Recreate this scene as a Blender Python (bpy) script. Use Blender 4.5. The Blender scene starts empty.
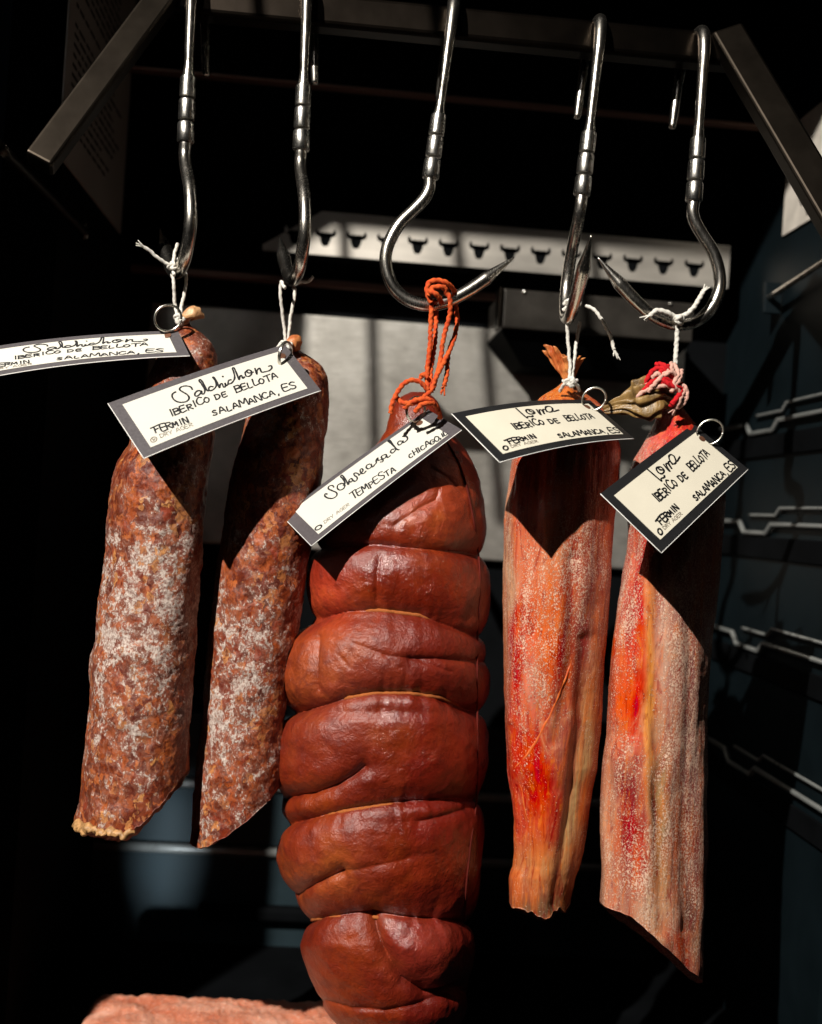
import bpy, math, random
import numpy as np
from mathutils import Vector, Matrix
random.seed(7)
R = math.radians
scene = bpy.context.scene
col = scene.collection

# ------------------------------------------------------------------ camera
F, CX, CY, CD = 1100.0, 411.0, 512.0, 0.66
YAW, ROLL = R(4.0), R(3.8)
H_ = np.array([math.cos(YAW), -math.sin(YAW), 0.0])
FW = np.array([math.sin(YAW), math.cos(YAW), 0.0])
Z_ = np.array([0, 0, 1.0])
XC = math.cos(ROLL) * H_ + math.sin(ROLL) * Z_
YC = -math.sin(ROLL) * H_ + math.cos(ROLL) * Z_
CAM = np.array([0, -CD, 0.0])
cam_d = bpy.data.cameras.new('camera')
cam = bpy.data.objects.new('camera', cam_d)
col.objects.link(cam)
cam.matrix_world = Matrix(((XC[0], YC[0], -FW[0], CAM[0]), (XC[1], YC[1], -FW[1], CAM[1]),
                           (XC[2], YC[2], -FW[2], CAM[2]), (0, 0, 0, 1)))
cam_d.sensor_fit = 'VERTICAL'
cam_d.sensor_height = 36
cam_d.lens = F / 1024 * 36
cam_d.clip_start = 0.02
cam_d.clip_end = 50
cam_d.dof.use_dof = True
cam_d.dof.focus_distance = 0.632
cam_d.dof.aperture_fstop = 5.8
scene.camera = cam

# ------------------------------------------------------------------ world, lamps, exposure
w = bpy.data.worlds.new('World')
scene.world = w
w.use_nodes = True
w.node_tree.nodes['Background'].inputs[0].default_value = (0.5, 0.62, 0.8, 1)
w.node_tree.nodes['Background'].inputs[1].default_value = 0.0006
SUN = Vector((0.66, 1.0, -0.86)).normalized()
tgt = Vector((0, 0.0, 0.0))
SD = 2.6
ld = bpy.data.lights.new('low_sun', 'SPOT')
ld.energy = 6.3 * 4 * math.pi * SD * SD
ld.color = (1.0, 0.955, 0.87)
ld.shadow_soft_size = 0.013
ld.spot_size = R(32)
ld.spot_blend = 0.1
lo = bpy.data.objects.new('low_sun', ld)
lo.location = tgt - SUN * SD
lo.rotation_euler = SUN.to_track_quat('-Z', 'Y').to_euler()
col.objects.link(lo)


def area(name, loc, to, sx, sy, rad, color):
    a = bpy.data.lights.new(name, 'AREA')
    a.shape = 'RECTANGLE'
    a.size, a.size_y = sx, sy
    a.energy = rad * math.pi * sx * sy
    a.color = color
    o = bpy.data.objects.new(name, a)
    o.location = loc
    o.rotation_euler = (Vector(to) - Vector(loc)).to_track_quat('-Z', 'Y').to_euler()
    col.objects.link(o)
    return o


area('glint_light', (-0.5, -1.9, 0.8), (0, 0, 0.1), 0.09, 0.7, 2.8, (1.0, 0.98, 0.94))  # added area lamp, gives glints on the hooks and wet meat
area('warm_glint_light', (1.5, -1.0, 0.4), (0, 0, 0.1), 0.03, 0.9, 1.0, (1.0, 0.72, 0.42))  # second added lamp, a warm strip for reflections in the metal
# added spot without a seen source, lights a patch low on the cabinet's left
rl = bpy.data.lights.new('patch_spot', 'SPOT')
rl.energy = 95
rl.spot_size = R(4.6)
rl.spot_blend = 0.7
rl.shadow_soft_size = 0.02
rl.color = (0.85, 0.95, 1.0)
ro = bpy.data.objects.new('patch_spot', rl)
ro.location = (-0.15, -0.9, -0.335)
ro.rotation_euler = (Vector((-0.131, 0.35, -0.32)) - ro.location).to_track_quat('-Z', 'Y').to_euler()
ro.scale = (0.55, 1.5, 1)
col.objects.link(ro)
scene.view_settings.view_transform = 'Standard'
scene.view_settings.look = 'None'
scene.view_settings.exposure = 0.0
scene.view_settings.gamma = 1.0
scene.cycles.max_bounces = 6
scene.cycles.diffuse_bounces = 1


# ------------------------------------------------------------------ pixel to place helpers
def ray(px, py):
    px = np.asarray(px, float)
    py = np.asarray(py, float)
    return (XC * ((px - CX) / F)[..., None] + YC * ((CY - py) / F)[..., None] + FW)


def P(px, py, Y):          # point on the plane y = Y seen at that pixel
    d = ray(px, py)
    t = (np.asarray(Y, float) + CD) / d[..., 1]
    return CAM + d * t[..., None]


def PX(px, py, X):         # point on the plane x = X
    d = ray(px, py)
    t = X / d[..., 0]
    return CAM + d * t[..., None]


def PD(px, py, D):
    return CAM + ray(px, py) * np.asarray(D, float)[..., None]


# ------------------------------------------------------------------ gradient noise
_rs = np.random.RandomState(3)
_perm = np.tile(_rs.permutation(512), 3)
_g = _rs.normal(size=(512, 3))
_g /= np.linalg.norm(_g, axis=1)[:, None]


def perlin(p):
    p = np.asarray(p, float) + 1000.0
    i = np.floor(p).astype(int)
    f = p - i
    u = f * f * f * (f * (f * 6 - 15) + 10)
    out = 0
    for dx in (0, 1):
        for dy in (0, 1):
            for dz in (0, 1):
                h = _perm[(_perm[(_perm[(i[..., 0] + dx) & 511] + i[..., 1] + dy) & 511] + i[..., 2] + dz) & 511]
                g = _g[h]
                d = g[..., 0] * (f[..., 0] - dx) + g[..., 1] * (f[..., 1] - dy) + g[..., 2] * (f[..., 2] - dz)
                wx = u[..., 0] if dx else 1 - u[..., 0]
                wy = u[..., 1] if dy else 1 - u[..., 1]
                wz = u[..., 2] if dz else 1 - u[..., 2]
                out = out + d * wx * wy * wz
    return out * 1.6


def fbm(p, octv=4):
    s, a = 0, 1.0
    p = np.asarray(p, float)
    for k in range(octv):
        s = s + a * perlin(p * 2 ** k + 17.3 * k)
        a *= 0.5
    return s


# ------------------------------------------------------------------ object helpers
def tag(o, label=None, cat=None, group=None, kind=None):
    if label: o['label'] = label
    if cat: o['category'] = cat
    if group: o['group'] = group
    if kind: o['kind'] = kind
    return o


def empty(name, loc, label, cat, group=None, kind=None):
    o = bpy.data.objects.new(name, None)
    o.empty_display_size = 0.02
    o.location = loc
    col.objects.link(o)
    return tag(o, label, cat, group, kind)


def grid_faces(nr, nc, wrap=True, off=0):
    r = np.arange(nr - 1)[:, None]
    c = np.arange(nc if wrap else nc - 1)[None, :]
    c2 = (c + 1) % nc
    f = np.stack([r * nc + c, (r + 1) * nc + c, (r + 1) * nc + c2, r * nc + c2], -1).reshape(-1, 4)
    return f + off


class MB:
    def __init__(self):
        self.v, self.f, self.n = [], [], 0

    def add(self, v, faces):
        v = np.asarray(v, float).reshape(-1, 3)
        self.v.append(v)
        if isinstance(faces, np.ndarray):
            faces = faces.tolist()
        self.f += [[a + self.n for a in f] for f in faces]
        self.n += len(v)
        return self

    def build(self, name, mat, parent=None, smooth=True, attrs=None, bevel=0):
        v = np.concatenate(self.v)
        base = np.array(parent.matrix_world.translation if False else (parent.location if parent and parent.parent is None else (0, 0, 0)))
        if parent is not None:
            q, tot = parent, np.zeros(3)
            while q is not None:
                tot += np.array(q.location)
                q = q.parent
            v = v - tot
        me = bpy.data.meshes.new(name)
        me.vertices.add(len(v))
        me.vertices.foreach_set('co', v.ravel())
        ln = np.array([len(f) for f in self.f])
        li = np.concatenate([np.array(f) for f in self.f]) if len(set(ln)) > 1 else np.array(self.f).ravel()
        me.loops.add(len(li))
        me.loops.foreach_set('vertex_index', li)
        me.polygons.add(len(ln))
        me.polygons.foreach_set('loop_start', np.concatenate([[0], np.cumsum(ln)[:-1]]))
        me.update(calc_edges=True)
        me.polygons.foreach_set('use_smooth', [smooth] * len(ln))
        if attrs:
            for k, a in attrs.items():
                at = me.color_attributes.new(name=k, type='FLOAT_COLOR', domain='POINT')
                b = np.ones((len(v), 4))
                b[:, :3] = a
                at.data.foreach_set('color', b.ravel())
        me.materials.append(mat)
        o = bpy.data.objects.new(name, me)
        col.objects.link(o)
        if parent is not None:
            o.parent = parent
        if bevel:
            m = o.modifiers.new('bevel', 'BEVEL')
            m.width = bevel
            m.segments = 3
            m.limit_method = 'ANGLE'
            for p_ in me.polygons: p_.use_smooth = False
        me.validate()
        return o


def catmull(pts, n):
    pts = np.asarray(pts, float)
    if len(pts) < 3:
        t = np.linspace(0, 1, n)[:, None]
        return pts[0] * (1 - t) + pts[-1] * t
    p = np.vstack([2 * pts[0] - pts[1], pts, 2 * pts[-1] - pts[-2]])
    m = len(pts) - 1
    t = np.linspace(0, m - 1e-9, n)
    i = t.astype(int)
    f = (t - i)[:, None]
    p0, p1, p2, p3 = p[i], p[i + 1], p[i + 2], p[i + 3]
    return 0.5 * (2 * p1 + (p2 - p0) * f + (2 * p0 - 5 * p1 + 4 * p2 - p3) * f ** 2 + (3 * p1 - p0 - 3 * p2 + p3) * f ** 3)


def sweep(path, rad, ns=16, twist=0.0, ply=0.0, cap=True, flat=1.0):
    path = np.asarray(path, float)
    n = len(path)
    rad = np.broadcast_to(np.asarray(rad, float), (n,))
    T = np.gradient(path, axis=0)
    T /= np.linalg.norm(T, axis=1)[:, None] + 1e-12
    a = np.array([0.13, -1.0, 0.21])
    N = np.zeros_like(path)
    nrm = a - T[0] * (a @ T[0])
    nrm /= np.linalg.norm(nrm)
    for i in range(n):
        nrm = nrm - T[i] * (nrm @ T[i])
        nrm /= np.linalg.norm(nrm) + 1e-12
        N[i] = nrm
    B = np.cross(T, N)
    s = np.concatenate([[0], np.cumsum(np.linalg.norm(np.diff(path, axis=0), axis=1))])
    ph = np.linspace(0, 2 * np.pi, ns, endpoint=False)[None, :]
    rr = rad[:, None] * (1 + ply * np.cos(2 * (ph - twist * s[:, None])))
    v = path[:, None, :] + rr[..., None] * (np.cos(ph)[..., None] * N[:, None, :] * flat + np.sin(ph)[..., None] * B[:, None, :])
    f = grid_faces(n, ns).tolist()
    v = v.reshape(-1, 3)
    if cap:
        v = np.vstack([v, path[0], path[-1]])
        k = n * ns
        for j in range(ns):
            f.append([j, (j + 1) % ns, k])
            f.append([(n - 1) * ns + (j + 1) % ns, (n - 1) * ns + j, k + 1])
    return v, f


def box(c0, c1):
    x0, y0, z0 = c0
    x1, y1, z1 = c1
    v = [(x0, y0, z0), (x1, y0, z0), (x1, y1, z0), (x0, y1, z0), (x0, y0, z1), (x1, y0, z1), (x1, y1, z1), (x0, y1, z1)]
    f = [[3, 2, 1, 0], [4, 5, 6, 7], [0, 1, 5, 4], [1, 2, 6, 5], [2, 3, 7, 6], [3, 0, 4, 7]]
    return v, f


def prism(front, back):
    n = len(front)
    v = list(front) + list(back)
    f = [list(range(n)), list(range(2 * n - 1, n - 1, -1))]
    for i in range(n):
        j = (i + 1) % n
        f.append([j, i, n + i, n + j])
    return v, f


# ------------------------------------------------------------------ materials
def mat(name):
    m = bpy.data.materials.new(name)
    m.use_nodes = True
    nt = m.node_tree
    return m, nt, nt.nodes['Principled BSDF']


class NT:
    def __init__(s, nt):
        s.nt = nt

    def n(s, t, **kw):
        nd = s.nt.nodes.new(t)
        for k, v in kw.items():
            if k.startswith('i_'):
                key = k[2:]
                key = int(key) if key.isdigit() else key.replace('_', ' ')
                if isinstance(v, bpy.types.NodeSocket):
                    s.nt.links.new(v, nd.inputs[key])
                else:
                    nd.inputs[key].default_value = v
            else:
                setattr(nd, k, v)
        return nd

    def link(s, a, b):
        s.nt.links.new(a, b)

    def ramp(s, fac, stops, interp='LINEAR'):
        r = s.nt.nodes.new('ShaderNodeValToRGB')
        r.color_ramp.interpolation = interp
        e = r.color_ramp.elements
        while len(e) < len(stops): e.new(0.5)
        for k, (p, c) in enumerate(stops):
            e[k].position = p
            e[k].color = (c, c, c, 1) if isinstance(c, (int, float)) else (*c, 1)
        s.link(fac, r.inputs[0])
        return r.outputs[0]

    def mix(s, fac, a, b, mode='MIX'):
        m = s.nt.nodes.new('ShaderNodeMix')
        m.data_type = 'RGBA'
        m.blend_type = mode
        for sock, v in ((m.inputs[0], fac), (m.inputs[6], a), (m.inputs[7], b)):
            if isinstance(v, bpy.types.NodeSocket): s.link(v, sock)
            else: sock.default_value = v if not isinstance(v, tuple) else (*v, 1)
        return m.outputs[2]

    def math(s, op, a, b=0.0, c=None, clamp=False):
        m = s.nt.nodes.new('ShaderNodeMath')
        m.operation = op
        m.use_clamp = clamp
        for k, v in enumerate((a, b) if c is None else (a, b, c)):
            if isinstance(v, bpy.types.NodeSocket): s.link(v, m.inputs[k])
            else: m.inputs[k].default_value = v
        return m.outputs[0]

    def coord(s, scale=(1, 1, 1), loc=(0, 0, 0)):
        t = s.nt.nodes.new('ShaderNodeTexCoord')
        mp = s.nt.nodes.new('ShaderNodeMapping')
        mp.inputs['Scale'].default_value = scale
        mp.inputs['Location'].default_value = loc
        s.link(t.outputs['Object'], mp.inputs[0])
        return mp.outputs[0]

    def noise(s, vec, scale, detail=4, rough=0.55, dist=0.0):
        nd = s.n('ShaderNodeTexNoise', i_Scale=scale, i_Detail=detail, i_Roughness=rough, i_Distortion=dist)
        s.link(vec, nd.inputs['Vector'])
        return nd.outputs['Fac']

    def bump(s, h, strength, dist, normal=None):
        b = s.n('ShaderNodeBump', i_Strength=strength, i_Distance=dist)
        s.link(h, b.inputs['Height'])
        if normal is not None: s.link(normal, b.inputs['Normal'])
        return b.outputs[0]


def simple(name, color, rough=0.5, metal=0.0, spec=0.5, nscale=60, var=0.15, bump=0.0, stretch=(1, 1, 1), rvar=0.1):
    m, nt, b = mat(name)
    t = NT(nt)
    c = t.coord(stretch)
    n = t.noise(c, nscale, 5)
    dark = tuple(x * (1 - var) for x in color)
    lite = tuple(min(1, x * (1 + var)) for x in color)
    t.link(t.ramp(n, [(0.3, dark), (0.7, lite)]), b.inputs['Base Color'])
    t.link(t.math('MULTIPLY_ADD', n, rvar * 2, rough - rvar), b.inputs['Roughness'])
    b.inputs['Metallic'].default_value = metal
    b.inputs['Specular IOR Level'].default_value = spec
    if bump:
        t.link(t.bump(n, bump, 0.001), b.inputs['Normal'])
    return m


def steel_mat(name, color=(0.62, 0.6, 0.57), rough=0.2, scr=0.5):
    m, nt, b = mat(name)
    t = NT(nt)
    n = t.noise(t.coord((1, 1, 1)), 90, 6, 0.6)
    n2 = t.noise(t.coord((1, 1, 0.12)), 1400, 3)
    t.link(t.ramp(n, [(0.3, tuple(x * .8 for x in color)), (0.7, color)]), b.inputs['Base Color'])
    r = t.math('MULTIPLY_ADD', n2, 0.16, rough - 0.08)
    r = t.math('ADD', r, t.math('MULTIPLY_ADD', n, 0.14, -0.07), clamp=True)
    t.link(r, b.inputs['Roughness'])
    b.inputs['Metallic'].default_value = 1.0
    t.link(t.bump(n2, 0.06 * scr, 0.0004, t.bump(n, 0.12 * scr, 0.002)), b.inputs['Normal'])
    return m


M_hook = steel_mat('polished_steel', (0.76, 0.71, 0.64), 0.25)
M_collar = steel_mat('crimped_steel', (0.72, 0.69, 0.64), 0.27, 1.2)
M_ring = steel_mat('ring_steel', (0.75, 0.72, 0.64), 0.28)
M_bar = simple('dull_bar_steel', (0.018, 0.014, 0.011), 0.33, 1.0, nscale=40, stretch=(1, 1, 1), bump=0.1, rvar=.05)
M_arm = simple('side_arm_steel', (0.04, 0.032, 0.025), 0.36, 1.0, nscale=40, bump=0.1, rvar=.05)
M_brown = simple('brown_rail_metal', (0.16, 0.09, 0.07), 0.45, 0.5, nscale=30)
M_navy = simple('dark_liner_plastic', (0.0030, 0.0062, 0.0080), 0.55, 0, 0.12, nscale=14, var=0.25, bump=0.04)
M_black = simple('black_liner_plastic', (0.003, 0.0034, 0.004), 0.8, 0, 0.03, nscale=20, var=0.3)
M_rail = simple('moulded_rail_plastic', (0.15, 0.155, 0.15), 0.3, 0, 0.7, nscale=50)
M_teal = simple('blue_grey_panel', (0.014, 0.025, 0.031), 0.6, 0, 0.15, nscale=20, var=0.2)


def plate_mat():
    m, nt, b = mat('brushed_steel_plate')
    t = NT(nt)
    big = t.noise(t.coord(), 16, 6, 0.6)
    fine = t.noise(t.coord((0.12, 1, 1)), 500, 3)
    sm = t.noise(t.coord(), 70, 4)
    k = t.math('ADD', t.math('MULTIPLY', big, 0.7), t.math('MULTIPLY', sm, 0.3))
    t.link(t.ramp(k, [(0.3, (0.32, 0.30, 0.27)), (0.5, (0.47, 0.445, 0.405)), (0.72, (0.64, 0.61, 0.565))]), b.inputs['Base Color'])
    t.link(t.math('MULTIPLY_ADD', fine, 0.2, 0.33), b.inputs['Roughness'])
    b.inputs['Metallic'].default_value = 0.9
    t.link(t.bump(fine, 0.15, 0.0005), b.inputs['Normal'])
    return m


M_plate = plate_mat()
M_bull = simple('brushed_slot_plate', (0.48, 0.445, 0.40), 0.50, 0.9, nscale=35, var=0.22, stretch=(0.3, 1, 1), bump=0.03)


def salami_mat(name, seed, tone):
    m, nt, b = mat(name)
    t = NT(nt)
    c = t.coord((1, 1, 0.8), (seed, seed * 1.3, 0))

    def warp(scale, amt):
        wn = t.n('ShaderNodeTexNoise', i_Scale=scale, i_Detail=4.0)
        t.link(c, wn.inputs['Vector'])
        wv = t.n('ShaderNodeVectorMath', operation='MULTIPLY_ADD')
        t.link(wn.outputs['Color'], wv.inputs[0])
        wv.inputs[1].default_value = (amt, amt, amt)
        t.link(c, wv.inputs[2])
        return wv.outputs[0]
    vec = warp(190.0, 0.013)
    vo = t.n('ShaderNodeTexVoronoi', i_Scale=195.0, i_Randomness=1.0)
    t.link(vec, vo.inputs['Vector'])
    vs = t.n('ShaderNodeTexVoronoi', i_Scale=195.0, feature='SMOOTH_F1', i_Smoothness=0.35)
    t.link(vec, vs.inputs['Vector'])
    sep = t.n('ShaderNodeSeparateColor')
    t.link(vo.outputs['Color'], sep.inputs[0])
    cells = t.ramp(sep.outputs[0], [(0.0, (0.06, 0.010, 0.006)), (0.22, (0.19, 0.028, 0.010)), (0.42, (0.33, 0.068, 0.014)), (0.56, (0.13, 0.028, 0.020)),
                                    (0.70, (0.46, 0.12, 0.030)), (0.82, (0.22, 0.030, 0.018)), (0.92, (0.55, 0.24, 0.075)), (1.0, (0.34, 0.07, 0.03))])
    n1 = t.noise(vec, 300, 6, 0.7)
    big0 = t.noise(c, 30, 4)
    base = t.mix(t.ramp(big0, [(0.42, 0.0), (0.66, 0.22)]), cells, (0.44, 0.13, 0.035))
    base = t.mix(t.ramp(n1, [(0.45, 0.0), (0.60, 0.85)]), base, (0.075, 0.010, 0.007))
    base = t.mix(1.0, base, tone, 'MULTIPLY')
    at = t.n('ShaderNodeAttribute', attribute_name='mould')
    big = t.noise(warp(60.0, 0.03), 62, 6, 0.62)
    web = t.noise(vec, 380, 5, 0.7)
    fine = t.noise(c, 800, 4, 0.7)
    k = t.math('ADD', t.math('MULTIPLY', big, 0.5), t.math('MULTIPLY', web, 0.5))
    k = t.math('ADD', k, t.math('MULTIPLY_ADD', fine, 0.22, -0.11))
    k = t.math('ADD', k, t.math('MULTIPLY_ADD', vs.outputs['Distance'], 0.16, -0.06))
    k = t.math('ADD', k, t.math('MULTIPLY_ADD', at.outputs['Fac'], 0.17, -0.125))
    mk = t.ramp(k, [(0.512, 0.0), (0.535, 0.7), (0.60, 1.0)])
    haze = t.ramp(k, [(0.40, 0.0), (0.53, 0.42)])
    base = t.mix(haze, base, (0.36, 0.185, 0.135))
    mcol = t.mix(t.ramp(fine, [(0.38, 0.0), (0.6, 1.0)]), (0.27, 0.17, 0.14), (0.60, 0.50, 0.44))
    base = t.mix(mk, base, mcol)
    t.link(base, b.inputs['Base Color'])
    t.link(t.math('MULTIPLY_ADD', mk, 0.45, 0.33), b.inputs['Roughness'])
    b.inputs['Specular IOR Level'].default_value = 0.3
    n2 = t.bump(n1, 0.5, 0.0012, t.bump(vs.outputs['Distance'], -0.9, 0.0042))
    n3 = t.bump(mk, 0.4, 0.0006, n2)
    t.link(t.bump(fine, 0.35, 0.0004, n3), b.inputs['Normal'])
    return m


def loin_mat(name, seed):
    m, nt, b = mat(name)
    t = NT(nt)
    at = t.n('ShaderNodeAttribute', attribute_name='region')
    sp = t.n('ShaderNodeAttribute', attribute_name='speckle')
    c = t.coord((1, 1, 0.10), (seed, 0, seed))
    fib = t.noise(c, 420, 5, 0.65, 0.5)
    fib2 = t.noise(t.coord((1, 1, 0.14), (seed, 3, 1)), 105, 5, 0.6, 1.0)
    iso = t.noise(t.coord(), 75, 6, 0.65)
    base = t.mix(t.ramp(fib2, [(0.50, 0.0), (0.60, 0.35)]), at.outputs['Color'], (0.60, 0.13, 0.020))
    base = t.mix(t.ramp(t.math('SUBTRACT', 1.0, fib2), [(0.53, 0.0), (0.64, 0.5)]), base, (0.24, 0.012, 0.010))
    base = t.mix(t.ramp(fib, [(0.50, 0.0), (0.70, 0.22)]), base, (0.74, 0.30, 0.10))
    base = t.mix(t.ramp(t.math('SUBTRACT', 1.0, fib), [(0.52, 0.0), (0.70, 0.22)]), base, (0.16, 0.022, 0.012))
    base = t.mix(t.ramp(iso, [(0.54, 0.0), (0.66, 0.15)]), base, (0.52, 0.28, 0.14))
    st1 = t.noise(t.coord((1, 1, 0.17), (seed, 7, 2)), 150, 6, 0.68, 2.2)
    base = t.mix(t.ramp(st1, [(0.56, 0.0), (0.64, 0.5)]), base, (0.66, 0.21, 0.05))
    base = t.mix(t.ramp(t.math('SUBTRACT', 1.0, st1), [(0.55, 0.0), (0.63, 0.55)]), base, (0.20, 0.008, 0.010))
    st2 = t.noise(t.coord((1, 1, 0.4), (seed, 1, 5)), 90, 7, 0.72, 1.2)
    base = t.mix(t.ramp(st2, [(0.55, 0.0), (0.66, 0.42)]), base, (0.66, 0.34, 0.18))
    s1 = t.noise(t.coord((1, 1, 0.75)), 1250, 2, 0.6, 0.8)
    s2 = t.noise(t.coord((1, 1, 0.4)), 120, 5, 0.6)
    k = t.math('ADD', s1, t.math('MULTIPLY_ADD', s2, 0.45, -0.225))
    k = t.math('ADD', k, t.math('MULTIPLY_ADD', sp.outputs['Fac'], 0.22, -0.186))
    mk = t.ramp(k, [(0.525, 0.0), (0.575, 1.0)])
    base = t.mix(t.math('MULTIPLY', mk, 0.78), base, (0.72, 0.52, 0.38))
    base = t.n('ShaderNodeHueSaturation', i_Hue=0.493, i_Saturation=1.06, i_Value=1.0, i_Color=base).outputs[0]
    t.link(base, b.inputs['Base Color'])
    t.link(t.math('MULTIPLY_ADD', mk, 0.3, 0.27), b.inputs['Roughness'])
    b.inputs['Specular IOR Level'].default_value = 0.5
    nn = t.bump(st1, 0.3, 0.0018, t.bump(fib, 0.28, 0.0012, t.bump(fib2, 0.25, 0.003)))
    t.link(t.bump(mk, 0.7, 0.0007, nn), b.inputs['Normal'])
    return m


def sobrasada_mat():
    m, nt, b = mat('cured_casing_skin')
    t = NT(nt)
    at = t.n('ShaderNodeAttribute', attribute_name='region')
    c = t.coord()
    wn = t.n('ShaderNodeTexNoise', i_Scale=45.0, i_Detail=4.0)
    t.link(c, wn.inputs['Vector'])
    wv = t.n('ShaderNodeVectorMath', operation='MULTIPLY_ADD')
    t.link(wn.outputs['Color'], wv.inputs[0])
    wv.inputs[1].default_value = (0.03, 0.03, 0.03)
    t.link(c, wv.inputs[2])
    big = t.noise(c, 22, 5, 0.6)
    mid = t.noise(c, 120, 6, 0.65)
    fine = t.noise(c, 700, 4, 0.65)
    base = t.mix(1.0, at.outputs['Color'], t.ramp(big, [(0.34, (0.72, 0.55, 0.55)), (0.5, (1.0, 1.0, 1.0)), (0.66, (1.35, 1.95, 1.2))]), 'MULTIPLY')
    base = t.mix(t.ramp(mid, [(0.46, 0.0), (0.66, 0.5)]), base, (0.085, 0.006, 0.004))
    base = t.mix(t.ramp(fine, [(0.50, 0.0), (0.74, 0.2)]), base, (0.36, 0.060, 0.012))
    cr = t.n('ShaderNodeTexVoronoi', i_Scale=42.0, feature='DISTANCE_TO_EDGE')
    t.link(wv.outputs[0], cr.inputs['Vector'])
    wm = t.ramp(t.noise(c, 18, 3), [(0.47, 0.0), (0.62, 1.0)])
    crk = t.ramp(cr.outputs['Distance'], [(0.0, 1.0), (0.05, 0.0)])
    crk = t.math('MULTIPLY', crk, wm)
    base = t.mix(t.math('MULTIPLY', crk, 0.5), base, (0.10, 0.012, 0.008))
    t.link(base, b.inputs['Base Color'])
    wet = t.n('ShaderNodeAttribute', attribute_name='wet').outputs['Fac']
    wet = t.ramp(t.math('ADD', wet, t.math('MULTIPLY_ADD', t.noise(c, 60, 5), 0.7, -0.35)), [(0.42, 0.0), (0.52, 1.0)])
    t.link(t.math('SUBTRACT', t.math('MULTIPLY_ADD', mid, 0.30, 0.24), t.math('MULTIPLY', wet, 0.2)), b.inputs['Roughness'])
    b.inputs['Specular IOR Level'].default_value = 0.5
    t.link(t.math('MULTIPLY_ADD', wet, 0.7, 0.28), b.inputs['Coat Weight'])
    b.inputs['Coat Roughness'].default_value = 0.25
    wr = t.n('ShaderNodeTexNoise', i_Scale=95.0, i_Detail=8.0, i_Roughness=0.66, i_Distortion=0.35)
    t.link(t.coord((1, 1, 0.9)), wr.inputs['Vector'])
    rid = t.math('ABSOLUTE', t.math('SUBTRACT', wr.outputs['Fac'], 0.5))
    n0 = t.bump(rid, 0.42, 0.0045)
    n1 = t.bump(crk, -0.55, 0.0014, n0)
    n2 = t.bump(mid, 0.4, 0.0018, n1)
    nf = t.bump(fine, 0.45, 0.0007, n2)
    t.link(nf, b.inputs['Normal'])
    t.link(nf, b.inputs['Coat Normal'])
    return m


def cord_mat(name, color, c2=None):
    m, nt, b = mat(name)
    t = NT(nt)
    n = t.noise(t.coord(), 1500, 4, 0.7)
    n2 = t.noise(t.coord(), 260, 4, 0.6)
    a = t.ramp(n, [(0.3, tuple(x * 0.6 for x in color)), (0.65, color)])
    if c2: a = t.mix(t.ramp(n2, [(0.45, 0.0), (0.6, 0.8)]), a, c2)
    t.link(a, b.inputs['Base Color'])
    b.inputs['Roughness'].default_value = 0.85
    b.inputs['Specular IOR Level'].default_value = 0.2
    t.link(t.bump(n, 0.6, 0.0006), b.inputs['Normal'])
    return m


M_white = cord_mat('white_cotton_string', (0.80, 0.76, 0.69))
M_orange = cord_mat('orange_cord', (0.75, 0.12, 0.025), (0.5, 0.05, 0.015))
M_amber = cord_mat('pale_orange_cord', (0.42, 0.12, 0.03))
M_red = cord_mat('red_yarn', (0.62, 0.012, 0.018))
M_pink = cord_mat('pink_yarn', (0.75, 0.42, 0.34))
M_rust = cord_mat('dark_red_cord', (0.11, 0.010, 0.005))


def casing_mat(name, c1, c2, alpha=0.0):
    m, nt, b = mat(name)
    t = NT(nt)
    n = t.noise(t.coord((1, 1, 0.5)), 90, 6, 0.65, 0.8)
    t.link(t.ramp(n, [(0.35, c1), (0.65, c2)]), b.inputs['Base Color'])
    b.inputs['Roughness'].default_value = 0.36
    b.inputs['Specular IOR Level'].default_value = 0.5
    b.inputs['Subsurface Weight'].default_value = 0.0
    t.link(t.bump(n, 0.7, 0.003), b.inputs['Normal'])
    return m


M_casing = casing_mat('dry_orange_casing', (0.30, 0.05, 0.015), (0.62, 0.24, 0.08))
M_gold = casing_mat('dry_golden_casing', (0.09, 0.048, 0.013), (0.34, 0.205, 0.07))
M_tan = casing_mat('dry_tan_casing', (0.35, 0.13, 0.05), (0.72, 0.42, 0.20))
M_end = simple('cut_meat_end', (0.22, 0.06, 0.03), 0.5, nscale=160, var=0.5, bump=0.4)
M_fatrim = simple('pale_fat_rim', (0.40, 0.21, 0.08), 0.55, nscale=260, var=0.6, bump=0.5)
M_border_glare = simple('glare_satin_card', (0.085, 0.075, 0.08), 0.38, 0, 0.6, nscale=700, var=0.12)  # dark border, its glare put into a greyer base colour
M_border_blk = simple('black_card', (0.012, 0.012, 0.013), 0.5, 0, 0.4, nscale=700, var=0.12)
M_paper = simple('cream_card_paper', (0.66, 0.61, 0.50), 0.7, 0, 0.2, nscale=50, var=0.03)
M_paper2 = simple('ivory_card_paper', (0.60, 0.575, 0.515), 0.7, 0, 0.2, nscale=50, var=0.02)
M_edge = simple('card_core_edge', (0.75, 0.73, 0.7), 0.7)
M_ink = simple('black_marker_ink', (0.008, 0.008, 0.009), 0.6, 0, 0.2, var=0.2)
M_ink2 = simple('soft_marker_ink', (0.018, 0.018, 0.02), 0.6, 0, 0.2, var=0.2)
M_print = simple('grey_brown_print', (0.20, 0.17, 0.13), 0.7, 0, 0.2)
M_printk = simple('dark_print', (0.05, 0.045, 0.04), 0.7, 0, 0.2)
M_sheet = simple('plastic_sleeved_sheet', (0.36, 0.33, 0.30), 0.35, 0, 0.5, nscale=20, var=0.12)


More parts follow.
